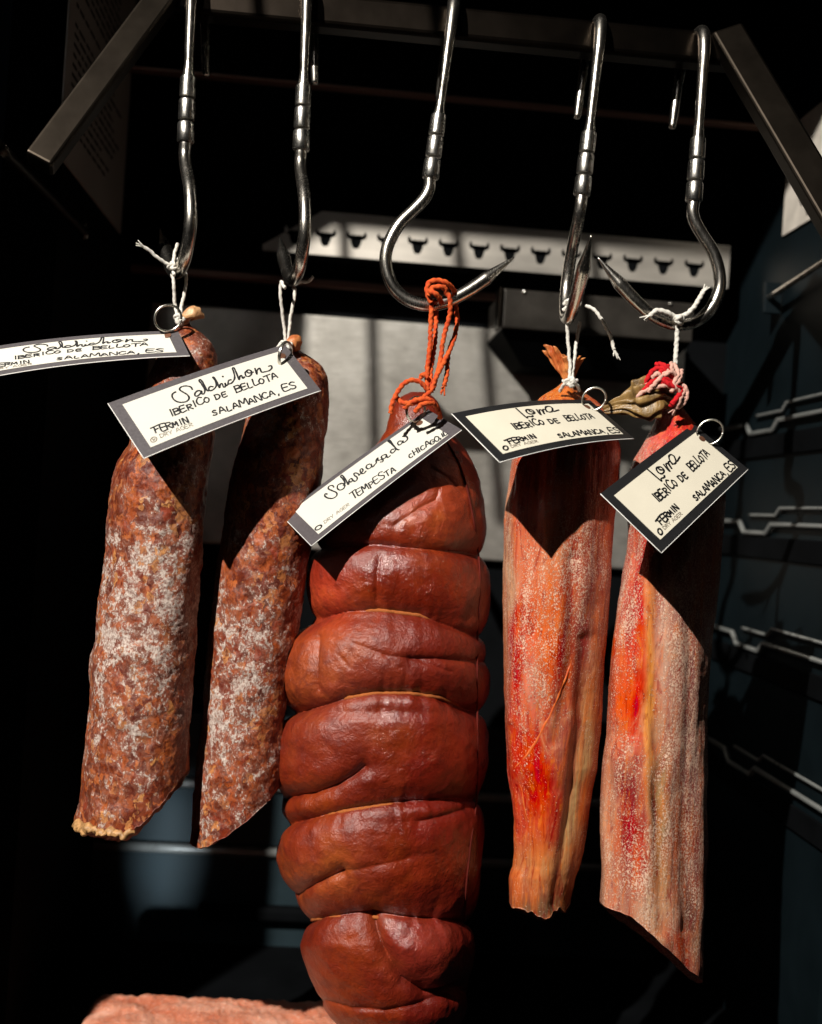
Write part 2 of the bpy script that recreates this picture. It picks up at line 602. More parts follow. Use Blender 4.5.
def salt_mat():
    m, nt, b = mat('pink_rock_salt')
    t = NT(nt)
    n = t.noise(t.coord(), 30, 6, 0.6, 0.5)
    f = t.noise(t.coord(), 350, 4, 0.7)
    base = t.ramp(n, [(0.3, (0.55, 0.12, 0.05)), (0.5, (0.68, 0.24, 0.14)), (0.7, (0.80, 0.42, 0.30))])
    base = t.mix(t.ramp(f, [(0.52, 0.0), (0.7, 0.5)]), base, (0.75, 0.5, 0.42))
    t.link(base, b.inputs['Base Color'])
    b.inputs['Roughness'].default_value = 0.45
    b.inputs['Subsurface Weight'].default_value = 0.25
    b.inputs['Subsurface Radius'].default_value = (0.02, 0.008, 0.005)
    b.inputs['Subsurface Scale'].default_value = 0.4
    t.link(t.bump(f, 0.8, 0.0015, t.bump(n, 0.5, 0.006)), b.inputs['Normal'])
    return m


M_salt = salt_mat()

# ------------------------------------------------------------------ the cabinet round the meat
YB = 0.36                                  # inner face of the back wall
XL = float(P(128, 300, YB)[0])             # left wall
XR = float(P(716, 500, YB)[0])             # right wall
ZF, ZC = -0.405, 0.56                      # floor, ceiling
YF = 0.105                                # front edge of the side walls


def struct(name, bm_args, m, smooth=False, bevel=0):
    mb = MB()
    for a in bm_args: mb.add(*a)
    o = mb.build(name, m, None, smooth, bevel=bevel)
    o['kind'] = 'structure'
    return o


struct('back_wall', [box((XL - .04, YB, ZF - .05), (XR + .04, YB + .04, ZC + .04))], M_black)
struct('left_wall', [box((XL - .04, YF, ZF - .05), (XL, YB - .001, ZC + .04))], M_black)
struct('right_wall', [box((XR, YF - .02, ZF - .05), (XR + .04, YB - .001, ZC + .04))], M_navy)
struct('floor', [box((XL + .001, -.05, ZF - .04), (XR - .001, YB - .001, ZF))], M_black)
struct('ceiling', [box((XL + .001, -0.012, ZC), (XR - .001, YB - .001, ZC + .03))], M_black)

# unseen door header and left jamb, outlined to cast the shade on the cabinet
YH = -0.30
LP = np.array(lo.location)


def back_to(p, Y):
    t_ = (Y - LP[1]) / (p[1] - LP[1])
    return LP + (p - LP) * t_


c0, c1, c2 = (back_to(P(x, y, .30), YH) for x, y in ((264, 242, ), (318, 207), (700, 224)))
e_ = back_to(np.array([-.262, -.05, .1]), YH)
print('jamb x from plate', c0[0], 'from tag', e_[0])
zh = float(c1[2])
poly = [(-1.1, -.42), (float(c0[0]), -.42), (float(c0[0]), float(c0[2])), (float(c1[0]), zh), (.6, float(c2[2])), (.6, 1.15), (-1.1, 1.15)]
jm = [[(x, YH - .02, z) for x, z in poly], [(x, YH, z) for x, z in poly]]
shadow_rods = []  # added unseen bars that cast soft shadow bands on the rear plates
for (xa_, ya_), (xb_, yb_) in (((345, 225), (374, 470)), ((458, 235), (500, 520)), ((592, 240), (640, 520))):
    ra, rb = back_to(P(xa_, ya_, .30), YH - .01), back_to(P(xb_, yb_, .345), YH - .01)
    shadow_rods.append(sweep([ra + (ra - rb) * .5, rb], .0032, 12))
struct('shade_surround', [prism(*jm)] + shadow_rods, M_black)

# steel plate on the back wall, x from left edge hidden in shade to the right corner
a = P(150, 312, YB - .012); b_ = P(700, 560, YB - .012)
zt = P(411, 322, YB - .012)[2]; zb = P(411, 556, YB - .012)[2]
o = MB().add(*box((a[0], YB - .012, zb), (float(P(683, 400, YB - .012)[0]), YB - .001, zt))).build('steel_back_plate', M_plate, None, False, bevel=.002)
tag(o, 'mottled brushed steel panel on the rear wall behind the sausages', 'panel')

# moulded blue grey ribs and lower panel on the back wall
lp = empty('lower_back_panel', (0, YB, -.2), 'dark blue grey moulded panel with ribs low on the rear wall', 'panel')
zz = [float(P(180, y, YB - .006)[2]) for y in (712, 776, 786, 842, 852, 955)]
mb = MB().add(*box((XL + .002, YB - .008, zz[1] + .001), (XR - .03, YB - .001, zz[0])))
mb.add(*box((XL + .002, YB - .008, zz[3] + .001), (XR - .03, YB - .001, zz[2] - .001)))
mb.add(*box((XL + .002, YB - .008, zz[5]), (XR - .03, YB - .001, zz[4] - .001)))
mb.build('panel_face', M_teal, lp, False)
for k in (1, 3):
    pth = np.array([(x, YB - .010, (zz[k] + zz[k + 1]) / 2) for x in np.linspace(XL + .004, XR - .032, 8)])
    MB().add(*sweep(pth, (zz[k] - zz[k + 1]) / 2 * .98, 12)).build('rib', M_rail, lp)
s0, s1 = P(198, 905, YB - .02), P(330, 925, YB - .02)
mb = MB().add(*box((s0[0], YB - .022, s1[2]), (s1[0], YB - .0085, s0[2])))
mb.build('vent_slot', M_black, lp, False, bevel=.004)


# ---- bull head drip plate -------------------------------------------------
def bull_plate():
    Y = .30
    pl = P(268, 262, Y); pr = P(727, 262, Y)
    # plate lies in the x z plane; lower edge follows the photo's, level in the world
    z0 = float((P(304, 254, Y)[2] + P(712, 287, Y)[2]) / 2)
    z1 = z0 + .038
    x0, x1 = float(P(262, 262, Y)[0]), float(P(728, 280, Y)[0])
    cu = bpy.data.curves.new('plate_curve', 'CURVE')
    cu.dimensions = '2D'
    cu.fill_mode = 'BOTH'
    cu.extrude = .0009

    def spl(pts):
        s = cu.splines.new('POLY')
        s.points.add(len(pts) - 1)
        for q, p in zip(s.points, pts): q.co = (p[0], p[1], 0, 1)
        s.use_cyclic_u = True
    xc_ = float(P(322, 212, Y)[0])  # left corner cut along the shadow edge, shade put into the outline
    spl([(x0, z0), (x1, z0), (x1, z1), (xc_, z1), (x0, z0 + .005)])
    half = [(0, 4.0), (3.2, 4.3), (5.0, 3.9), (6.3, 4.8), (6.8, 6.8), (7.6, 7.4), (9.0, 4.6), (8.2, 1.4), (5.6, .2),
            (4.7, -.3), (4.3, -2.8), (3.3, -5.4), (2.4, -7.2), (0, -7.8)]
    bull = half + [(-x, y) for x, y in half[-2:0:-1]]
    pitch = 30.7
    for k in range(-1, 13):
        px = 325.5 + k * pitch
        c = P(px, 237.5 + (px - 325) * 31 / 369, Y)
        if k > 12 or c[0] > x1 - .01: continue
        s = .00102
        spl([(c[0] + x * s, c[2] + y * s) for x, y in bull])
    tmp = bpy.data.objects.new('tmp', cu)
    me = bpy.data.meshes.new_from_object(tmp)
    bpy.data.objects.remove(tmp)
    bpy.data.curves.remove(cu)
    me.name = 'slotted_plate'
    me.materials.clear()
    me.materials.append(M_bull)
    root = empty('slotted_plate', (0, Y, 0), 'pale brushed metal strip with a row of bull head cutouts behind the hooks', 'metal strip')
    o = bpy.data.objects.new('cutout_strip', me)
    o.rotation_euler = (R(90), 0, 0)
    o.parent = root
    col.objects.link(o)
    MB().add(*box((xc_, Y + .004, z0 + .001), (x1, Y + .006, z1))).build('shade_backing', M_black, root, False)  # added black sheet standing in for the dark behind the cutouts
    MB().add(*box((x0, Y + .002, z0 - .001), (x1, YB - .002, z0 + .0005))).build('lower_lip', M_black, root, False)
    # scratches and screw heads
    return z0, z1, x0, x1


bz0, bz1, bx0, bx1 = bull_plate()
# brown rail below
q0, q1 = P(150, 266, .27), P(500, 296, .27)
zc = float((P(190, 272, .335)[2] + P(480, 296, .335)[2]) / 2)
o = MB().add(*box((XL + .005, .332, zc - .0035), (float(P(503, 290, .335)[0]), .342, zc + .0035))).build('brown_cross_rail', M_brown, None, False, bevel=.0015)
tag(o, 'thin brownish metal rail running below the bull head strip', 'rail')

# fan housing on the right below the strip
fh = empty('fan_housing', (.2, .3, .15), 'dark steel housing box under the right end of the bull head strip', 'housing')
YFH = .255
A = P(504, 288, YFH); B = P(690, 300, YFH)
zt_ = float(A[2]); zm = float(P(506, 328, YFH)[2]); xl, xr = float(A[0]), float(P(694, 320, YFH)[0])
fr = [(xl, YFH, zt_), (xr, YFH, zt_), (xr, YFH, zm), (xl, YFH, zm)]
bk = [(xl, YB - .015, zt_), (xr, YB - .015, zt_), (xr, YB - .015, zm), (xl, YB - .015, zm)]
MB().add(*prism(fr, bk)).build('front_box', simple('housing_steel', (0.05, 0.044, 0.038), 0.3, 0.6, nscale=30, var=.4), fh, False, bevel=.0018)
zl = zm - .026
fr = [(xl, YFH + .004, zm - .0005), (xr, YFH + .004, zm - .0005), (xr - .02, .29, zl), (xl + .025, .29, zl)]
bk = [(xl, YB - .015, zm - .0005), (xr, YB - .015, zm - .0005), (xr - .02, YB - .015, zl), (xl + .025, YB - .015, zl)]
MB().add(*prism(fr, bk)).build('tapered_underside', M_black, fh, False, bevel=.001)
for px, py in ((524, 280), (670, 292)):
    c = P(px, py + 12, YFH)
    MB().add(*sweep([(c[0], YFH - .0015, c[2]), (c[0], YFH + .004, c[2])], .0016, 12)).build('screw', M_collar, fh)
# bright vertical flange on its left edge
MB().add(*box((xl - .0035, YFH - .003, zm), (xl - .0005, YFH + .02, zt_))).build('flange', M_bar, fh, False, bevel=.0005)

# rear upper rail (faint line) and hanging bar with two arms
zr = float((P(200, 78, .22)[2] + P(640, 114, .22)[2]) / 2)
o = MB().add(*box((XL + .003, .215, zr - .0015), (XR - .003, .225, zr + .0015))).build('upper_cross_rail', M_brown, None, False, bevel=.0008)
tag(o, 'faint thin rail high across the cabinet behind the hanging bar', 'rail')

hb = empty('hanging_frame', (0, .02, .29), 'flat steel hanging bar with slanted side arms that carries the hooks', 'hanging rack')
YBAR = .010
zbt = float(np.mean([P(603, 18, YBAR)[2], P(706, 31, YBAR)[2]]))
zbb = float(np.mean([P(590, 50, YBAR)[2], P(317, 25, YBAR)[2]]))
xa, xb = float(P(165, -15, YBAR)[0]), float(P(737, 45, YBAR)[0])
MB().add(*box((xa, YBAR, zbb), (xb, YBAR + .016, zbt))).build('cross_bar', M_bar, hb, False, bevel=.003)


def arm(p_top, p_bot, wd_px, name):
    # flat bar in the x z plane from the cross bar down and out to the side rail
    (x0, y0, Y0), (x1, y1, Y1) = p_top, p_bot
    a_ = P(x0, y0, Y0); b2 = P(x1, y1, Y1)
    d = (b2 - a_); d /= np.linalg.norm(d)
    n = np.cross(d, np.array([0, 1.0, 0])); n /= np.linalg.norm(n)
    bk_ = np.cross(n, d)
    h = wd_px * .0006 / 2
    ring = lambda c, k=1: [c + n * h, c + n * h + bk_ * .012, c - n * h + bk_ * .012, c - n * h]
    MB().add(*prism(ring(a_), ring(b2))).build(name, M_arm, hb, False, bevel=.002)


arm((178, -30, YBAR - .002), (38, 158, -.045), 27, 'side_arm')
arm((727, 26, YBAR - .002), (845, 225, -.05), 34, 'side_arm')

# left side wall: rail and sleeved sheet
pA, pB = PX(-4, 144, XL + .012), PX(84, 232, XL + .012)
root = empty('side_shelf_rail', tuple(pA), 'dim steel rod along the left wall under the slanted arm', 'rail')
MB().add(*sweep(catmull([pA, pB], 12), .0036, 14)).build('rod', M_bar, root)
MB().add(*sweep([PX(83, 224, XL + .012), PX(84, 238, XL + .012)], .003, 12)).build('end_stop', M_hook, root)

sheet = empty('notice_sheet', tuple(PX(100, 120, XL + .002)), 'dim plastic sleeved sheet of printed text on the left wall', 'sheet')
c_ = [PX(62, -40, XL + .002), PX(133, -60, XL + .002), PX(125, 237, XL + .002), PX(53, 160, XL + .002)]
y0_, y1_ = float(PX(60, 100, XL)[1]), float(PX(127, 100, XL)[1])
z0_ = float(np.mean([PX(125, 237, XL)[2], PX(54, 160, XL)[2]])); z1_ = z0_ + .30
MB().add(*box((XL + .001, y0_, z0_), (XL + .0022, y1_, z1_))).build('page', M_sheet, sheet, False)
mb = MB()
rr = random.Random(5)
z = z1_ - .015
while z > z0_ + .02:
    yy = y0_ + (y1_ - y0_) * .08
    para = rr.random() < .18
    end = y0_ + (y1_ - y0_) * rr.uniform(.55, .93)
    while yy < end and not para:
        wl = rr.uniform(.006, .02)
        mb.add(*box((XL + .0023, yy, z), (XL + .0026, min(yy + wl, end), z + .0024)))
        yy += wl + .004
    z -= .0068
mb.build('printed_text', M_printk, sheet, False)

# right side wall: moulded shelf supports, glass shelf edge, sticker
def side_rail(y_px, name_label):
    """a stepped rib running front to back; y_px = pixel row at the rear corner column"""
    root = empty('shelf_support', tuple(PX(760, y_px, XR - .003)), name_label, 'shelf support', 'moulded shelf supports on the right wall')
    base = P(722, y_px, YB - .03)
    zq = float(base[2])
    s = .009
    path = [(XR - .004, YB - .012, zq), (XR - .004, YB - .075, zq), (XR - .004, YB - .087, zq - s), (XR - .004, YB - .135, zq - s),
            (XR - .004, YB - .145, zq - s * .15), (XR - .004, -.1, zq - s * .15)]
    pth = []
    for i in range(len(path) - 1):
        for t_ in np.linspace(0, 1, 8, endpoint=False):
            pth.append(np.array(path[i]) * (1 - t_) + np.array(path[i + 1]) * t_)
    pth = np.array(pth)
    MB().add(*sweep(pth, .0021, 12)).build('front_ridge', M_rail, root)
    path2 = [(XR - .003, YB - .095, zq + .006), (XR - .003, YB - .15, zq + .006), (XR - .003, YB - .158, zq + .012), (XR - .003, -.1, zq + .012)]
    pth = []
    for i in range(len(path2) - 1):
        for t_ in np.linspace(0, 1, 8, endpoint=False):
            pth.append(np.array(path2[i]) * (1 - t_) + np.array(path2[i + 1]) * t_)
    MB().add(*sweep(np.array(pth), .0014, 12)).build('rear_ridge', M_rail, root)
    MB().add(*box((XR - .0032, -.09, zq - .03), (XR - .0005, YB - .02, zq - .012))).build('groove', M_black, root, False, bevel=.001)


for y_, lb in ((428, 'topmost faint stepped plastic ridge on the right wall, beside the tilted tag'),
               (521, 'stepped plastic ridge on the right wall, level with the bottom corner of the tilted tag'),
               (627, 'stepped plastic ridge on the right wall, third down'),
               (738, 'lowest bright stepped plastic ridge on the right wall')):
    side_rail(y_, lb)
root = empty('glass_shelf_rod', tuple(PX(768, 297, XR - .012)), 'warm steel rod of a side rack on the right wall above the plastic ridges', 'rail')
pA, pB = PX(769, 298, XR - .012), PX(860, 237, XR - .012)
MB().add(*sweep(catmull([pA, pB], 12), .0026, 14)).build('rod', M_hook, root)
c = PX(768, 297, XR - .012)
MB().add(*box((XR - .016, c[1] - .003, c[2] - .014), (XR - .001, c[1] + .001, c[2] + .012))).build('end_plate', M_navy, root, False, bevel=.001)
sd = empty('wall_sticker', tuple(PX(800, 200, XR - .002)), 'pale sticker with a black mark on the right wall under the slanted arm', 'sticker')
ya, yb = float(PX(787, 200, XR)[1]), float(PX(840, 200, XR)[1])
za = float(np.mean([PX(787, 238, XR)[2], PX(818, 213, XR)[2]]))
MB().add(*box((XR - .0022, yb, za), (XR - .001, ya, za + .09))).build('face', simple('sticker_paper', (.55, .5, .44), .6), sd, False)
pts = [PX(x, y, XR - .0026) for x, y in ((801, 188), (803, 200), (806, 192), (809, 210), (811, 200))]
MB().add(*sweep(catmull(pts, 30), .0028, 10)).build('black_mark', M_ink, sd)

# ------------------------------------------------------------------ meat
def smooth1(a, k):
    if k < 1: return a
    ker = np.exp(-np.linspace(-2, 2, 2 * k + 1) ** 2)
    ker /= ker.sum()
    return np.convolve(np.pad(a, k, mode='edge'), ker, mode='valid')


def seg_dist(px, py, poly):
    """distance in px units from points to a polyline"""
    best = np.full(np.shape(px), 1e9)
    sg = np.zeros(np.shape(px))
    for (x0, y0), (x1, y1) in zip(poly[:-1], poly[1:]):
        dx, dy = x1 - x0, y1 - y0
        L2 = dx * dx + dy * dy
        t = np.clip(((px - x0) * dx + (py - y0) * dy) / L2, 0, 1)
        d = np.hypot(px - x0 - t * dx, py - y0 - t * dy)
        sd_ = np.sign((py - y0) * dx - (px - x0) * dy)
        m = d < best
        sg = np.where(m, sd_, sg)
        best = np.minimum(best, d)
    return best, sg


def loft(name, rows, Y, q, mat_, parent, nt_=380, nth=260, yend=None, sk=3, pw=2.0, disp=None, attr=None, top_close=True, Yfun=None, end_mat=None, wrapdepth=None):
    rows = np.array(rows, float)
    ys = np.linspace(rows[0, 0], rows[-1, 0], 900)
    xl_ = smooth1(np.interp(ys, rows[:, 0], rows[:, 1]), sk)
    xr_ = smooth1(np.interp(ys, rows[:, 0], rows[:, 2]), sk)
    th = np.linspace(0, 2 * np.pi, nth, endpoint=False)
    ct, st = np.cos(th), np.sin(th)
    y_top = rows[0, 0]
    tt = np.linspace(0, 1, nt_)
    if yend is None:
        ye = np.full(nth, rows[-1, 0])
    else:
        hwE = (xr_[-120] - xl_[-120]) / 2
        cxE = (xr_[-120] + xl_[-120]) / 2
        ye = yend(cxE + hwE * ct, st)
        for _ in range(3):
            cxx = np.interp(ye, ys, (xl_ + xr_) / 2)
            hww = np.interp(ye, ys, (xr_ - xl_) / 2)
            ye = yend(cxx + hww * ct, st)
    py = y_top + tt[:, None] * (ye[None, :] - y_top)
    cx = np.interp(py, ys, (xl_ + xr_) / 2)
    hw = np.interp(py, ys, (xr_ - xl_) / 2)
    ex = 2.0 / pw
    c1 = np.sign(ct) * np.abs(ct) ** ex
    s1 = np.sign(st) * np.abs(st) ** ex
    Yc = Y if Yfun is None else Yfun(py)
    C0 = P(cx, py, Yc)
    er = P(cx + hw, py, Yc) - C0
    rad = np.linalg.norm(er, axis=-1)
    qq = q if np.isscalar(q) else q(py)
    px = cx + hw * c1[None, :]
    V = P(px, py, Yc - rad * qq * s1[None, :])
    ern = er / (rad[..., None] + 1e-9)
    nrm = ern * ct[None, :, None]
    nrm[..., 1] -= st[None, :]
    nrm /= np.linalg.norm(nrm, axis=-1)[..., None] + 1e-9
    if disp is not None:
        V = V + nrm * disp(V, px, py, st[None, :] + 0 * py)[..., None]
    mb = MB()
    f = grid_faces(nt_, nth)[:, ::-1].tolist()
    v = V.reshape(-1, 3)
    extra = []
    topc = V[0].mean(0)
    botc = V[-1].mean(0)
    base = nt_ * nth
    # inner end ring a little inside for a crisp rim
    v = np.vstack([v, topc])
    for j in range(nth):
        f.append([(j + 1) % nth, j, base])
    nin = 14
    inner = []
    for k in range(1, nin):
        s = 1 - k / nin
        rg = botc + (V[-1] - botc) * s
        rg = rg + np.array([0, 0, 1.0]) * (perlin(rg * 220)[..., None] * .0012 * (1 if k > 1 else .3))
        inner.append(rg)
    inner = np.array(inner).reshape(-1, 3)
    o0 = base + 1
    last = base - nth
    prev = last
    for k in range(nin - 1):
        cur = o0 + k * nth
        for j in range(nth):
            f.append([prev + (j + 1) % nth, prev + j, cur + j, cur + (j + 1) % nth][::-1][::-1])
        prev = cur
    v = np.vstack([v, inner, botc])
    ic = len(v) - 1
    for j in range(nth):
        f.append([prev + (j + 1) % nth, prev + j, ic])
    mb.add(v, f)
    at = {}
    if attr is not None:
        for k_, fn in attr.items():
            A_ = fn(px, py, st[None, :] + 0 * py)
            A_ = np.asarray(A_)
            if A_.ndim == 2: A_ = np.repeat(A_[..., None], 3, -1)
            A_ = A_.reshape(-1, 3)
            A_ = np.vstack([A_, np.repeat(A_[-nth:].mean(0)[None], len(v) - len(A_), 0)])
            at[k_] = A_
    return mb.build(name, mat_, parent, True, at)


def blob(px, py, x, y, rx, ry, rot=0):
    c, s = math.cos(rot), math.sin(rot)
    dx, dy = px - x, py - y
    u = (dx * c + dy * s) / rx
    v = (-dx * s + dy * c) / ry
    return np.exp(-(u * u + v * v))


# --- salami, furthest left
sal1 = empty('salami', tuple(P(180, 325, 0)), 'mouldy coarse salami furthest to the left, with a ragged pale lower end', 'salami', 'two white moulded salamis')
rows1 = [(318, 180, 186), (326, 177, 192), (334, 170, 204), (343, 164, 212), (355, 158, 217), (375, 150, 218), (410, 139, 216), (445, 129, 213), (460, 118, 212), (480, 112, 209),
         (500, 108, 206), (520, 106, 204), (550, 104, 202), (580, 101, 200), (605, 98, 198), (640, 95, 196), (655, 90, 195), (700, 88, 192), (740, 85, 190),
         (780, 81, 189), (803, 79, 188), (815, 75, 187), (850, 73, 186)]


def end1(px, st):
    e = np.interp(px, [73, 80, 100, 125, 140, 150, 165, 180, 190], [826, 831, 836, 839, 829, 818, 801, 784, 770])
    return e + perlin(np.stack([px * .15, st * 3, px * 0], -1)) * 4 - 3 * st


def disp_sal(seed):
    def d(V, px, py, st):
        p = V + seed
        return (fbm(p * 40, 2) * .0013 + perlin(p * 150) * .0006 + perlin(p * 400) * .0003)
    return d


def mould1(px, py, st):
    return np.clip(.33 + .36 * blob(px, py, 140, 640, 70, 120) - .35 * blob(px, py, 150, 480, 60, 50) - .25 * blob(px, py, 120, 820, 60, 30)
                   + .3 * blob(px, py, 185, 580, 20, 120), 0, 1)


M_sal1 = salami_mat('moulded_salami_skin', 0.0, (1.0, 1.0, 1.0))
loft('body', rows1, 0.0, 1.0, M_sal1, sal1, yend=end1, disp=disp_sal(0), attr={'mould': mould1})
# pale ragged casing lip at the cut end
pts, rad = [], []
for x in np.linspace(77, 132, 60):
    y = float(end1(np.array(x), np.array(1.0)))
    cxm, hwm = 130, 57
    s = math.sqrt(max(0.02, 1 - ((x - cxm) / hwm) ** 2))
    Yp = -s * hwm * .0006 * .96
    p = P(x, y + 1, Yp)
    pts.append(p)
    rad.append(.0019 + .0013 * float(perlin(np.array([x * .13, 1., 2.]))) + .0014 * math.exp(-((x - 84) / 9) ** 2))
pts = np.array(pts) + np.array([0, 0, 1]) * .0012
v, f = sweep(catmull(pts, 200), np.interp(np.linspace(0, 1, 200), np.linspace(0, 1, 60), rad), 20)
v = v + perlin(v * 150)[:, None] * .0012 + perlin(v * 500)[:, None] * .0007
MB().add(v, f).build('casing_rim', M_fatrim, sal1)


def strings(parent, lst, m, r=.0012, name='string', ply=.11, n=60, ns=12, fray=None):
    for k, pts_ in enumerate(lst):
        p = catmull([P(x, y, Yq) for x, y, Yq in pts_], n)
        p = p + np.stack([perlin(p * 300 + 5), perlin(p * 300 + 9), perlin(p * 300)], -1) * .0004
        mb = MB().add(*sweep(p, r, ns, 900, ply))
        if fray and k in fray:
            d = p[-1] - p[-4]
            d /= np.linalg.norm(d)
            rg = random.Random(k)
            for j in range(9):
                dv = d * rg.uniform(.003, .006) + np.array([rg.uniform(-1, 1), rg.uniform(-1, 1), rg.uniform(-1, 1)]) * .0018
                e = p[-2] + dv
                mb.add(*sweep(catmull([p[-3], p[-1] + dv * .4, e], 8), np.linspace(r * .5, r * .25, 8), 6))
        mb.build(name, m, parent)


def knot(parent, x, y, Yq, r, m, name='knot', seed=0):
    """a small overhand knot of wound cord"""
    c = P(x, y, Yq)
    t_ = np.linspace(0, 2 * np.pi, 120)
    k = np.stack([np.sin(t_) + 2 * np.sin(2 * t_), -np.sin(3 * t_) * .9, np.cos(t_) - 2 * np.cos(2 * t_)], -1) / 3
    a_ = seed
    k = k @ np.array([[math.cos(a_), 0, math.sin(a_)], [0, 1, 0], [-math.sin(a_), 0, math.cos(a_)]])
    MB().add(*sweep(c + k * r, r * .42, 12, 900, .14, cap=False)).build(name, m, parent)


strings(sal1, [[(174, 275, -.006), (171, 266, .0), (174, 285, -.002), (175, 305, 0), (180, 322, -.006)],
               [(178, 258, .012), (185, 272, .010), (186, 284, .006), (182, 304, .002), (181, 320, -.004)],
               [(174, 266, -.004), (168, 264, -.006), (158, 258, -.008), (150, 251, -.01), (144, 247, -.012)],
               [(173, 268, -.004), (174, 256, .004), (178, 243, .006)]], M_white, .00098, 'string', fray=(2,))
knot(sal1, 180, 319, -.006, .0030, M_white)
knot(sal1, 172, 266, -.005, .0022, M_white, seed=1)
# dry knotted casing stub
v, f = sweep(catmull([P(181, 326, -.002), P(186, 318, -.004), P(190, 314, -.006), P(197, 314, -.004), P(204, 316, -.002)], 30),
             np.interp(np.linspace(0, 1, 30), [0, .3, .55, .8, 1], [.0030, .0022, .0042, .0034, .0018]), 20)
v = v + perlin(v * 260)[:, None] * .0016
MB().add(v, f).build('casing_stub', M_tan, sal1)

# --- salami, second from left
sal2 = empty('salami', tuple(P(285, 352, .012)), 'mouldy coarse salami second from the left, cut off slanting to a point below', 'salami', 'two white moulded salamis')
Y2 = .017
rows2 = [(344, 283, 291), (350, 279, 300), (358, 273, 312), (366, 267, 322), (376, 262, 327), (392, 256, 329), (420, 246, 327), (450, 238, 325), (480, 230, 322), (520, 224, 316),
         (560, 219, 309), (600, 214, 302), (640, 208.5, 296), (680, 205, 290), (720, 201, 286), (760, 197, 283), (800, 193, 280), (830, 190, 278), (870, 186, 274)]


def end2(px, st):
    e = np.interp(px, [186, 190, 200, 207, 230, 255, 270, 283], [838, 845, 849, 847, 834, 814, 799, 784])
    return e + perlin(np.stack([px * .1, st * 2, px * 0], -1)) * 1.5


def mould2(px, py, st):
    return np.clip(.26 + .38 * blob(px, py, 235, 700, 70, 80) + .3 * blob(px, py, 215, 595, 16, 45) + .3 * blob(px, py, 285, 600, 22, 45)
                   - .3 * blob(px, py, 260, 500, 60, 60), 0, 1)


M_sal2 = salami_mat('moulded_salami_skin_two', 4.0, (1.0, 0.92, 0.88))
loft('body', rows2, Y2, 1.0, M_sal2, sal2, yend=end2, disp=disp_sal(3.3), attr={'mould': mould2})
strings(sal2, [[(285, 288, -.004), (281, 282, .0), (281, 300, .002), (284, 325, .006), (286, 347, .006)],
               [(293, 288, .010), (295, 292, .008), (291, 315, .008), (289, 330, .008), (287, 347, .006)],
               [(297, 283, .006), (303, 282, .004), (309, 281, .002), (313, 277, .0)],
               [(276, 350, -.002), (282, 343, .0), (288, 348, .002), (293, 356, .004)]], M_white, .00098, 'string', fray=None)
knot(sal2, 286, 346, .0, .0030, M_white, seed=2)
v, f = sweep(catmull([P(287, 350, .01), P(292, 344, .006), P(296, 342, .006), P(297, 350, .008)], 24), np.interp(np.linspace(0, 1, 24), [0, .5, 1], [.003, .0045, .002]), 18)
v = v + perlin(v * 260)[:, None] * .0014
MB().add(v, f).build('casing_stub', M_casing, sal2)

# --- sobrasada
Y3 = .028
sob = empty('sobrasada', tuple(P(418, 400, .01)), 'fat glossy red sobrasada sausage bound into lobes by cord, centre of the row', 'sausage')
rows3 = [(392, 412, 424), (396, 402, 432), (402, 396, 437), (412, 393, 439), (420, 392, 441), (430, 390, 448), (440, 384, 456), (452, 374, 464), (465, 362, 471), (480, 350, 476),
         (500, 335, 480), (520, 322, 483), (540, 313, 485), (556, 309, 486), (575, 308.5, 487), (600, 310, 487), (618, 311, 487), (628, 300, 487), (640, 290, 487), (655, 285, 488),
         (672, 282, 488), (690, 281, 488), (703, 283, 488), (712, 286, 487), (722, 279, 487), (740, 276.5, 486), (765, 276, 485), (782, 277, 484), (794, 281, 484), (800, 280, 483), (812, 279.5, 483), (822, 282, 482),
         (830, 279, 481), (845, 277.5, 480), (862, 278.5, 479), (878, 284, 478), (893, 292, 477), (902, 296, 476), (915, 301, 475), (922, 304, 474), (945, 303, 473), (962, 308, 471), (978, 313, 470),
         (992, 319, 468), (1006, 326, 466), (1018, 334, 462), (1028, 343, 456), (1040, 357, 444), (1050, 374, 428), (1056, 392, 410)]
creases = [
    ([(300, 550), (340, 546), (372, 545), (420, 549), (470, 553), (490, 556)], .0085, 8),
    ([(300, 626), (325, 616), (345, 612), (380, 611), (420, 616), (452, 626), (475, 634), (492, 638)], .0085, 8),
    ([(270, 718), (290, 713), (325, 705), (345, 699), (375, 694), (410, 694), (440, 698), (465, 708), (492, 714)], .010, 8),
    ([(270, 832), (285, 824), (315, 818), (345, 812), (385, 806), (425, 803), (460, 800), (492, 800)], .0095, 8),
    ([(290, 924), (320, 919), (350, 917), (380, 918), (420, 921), (460, 922), (486, 924)], .0095, 8),
]
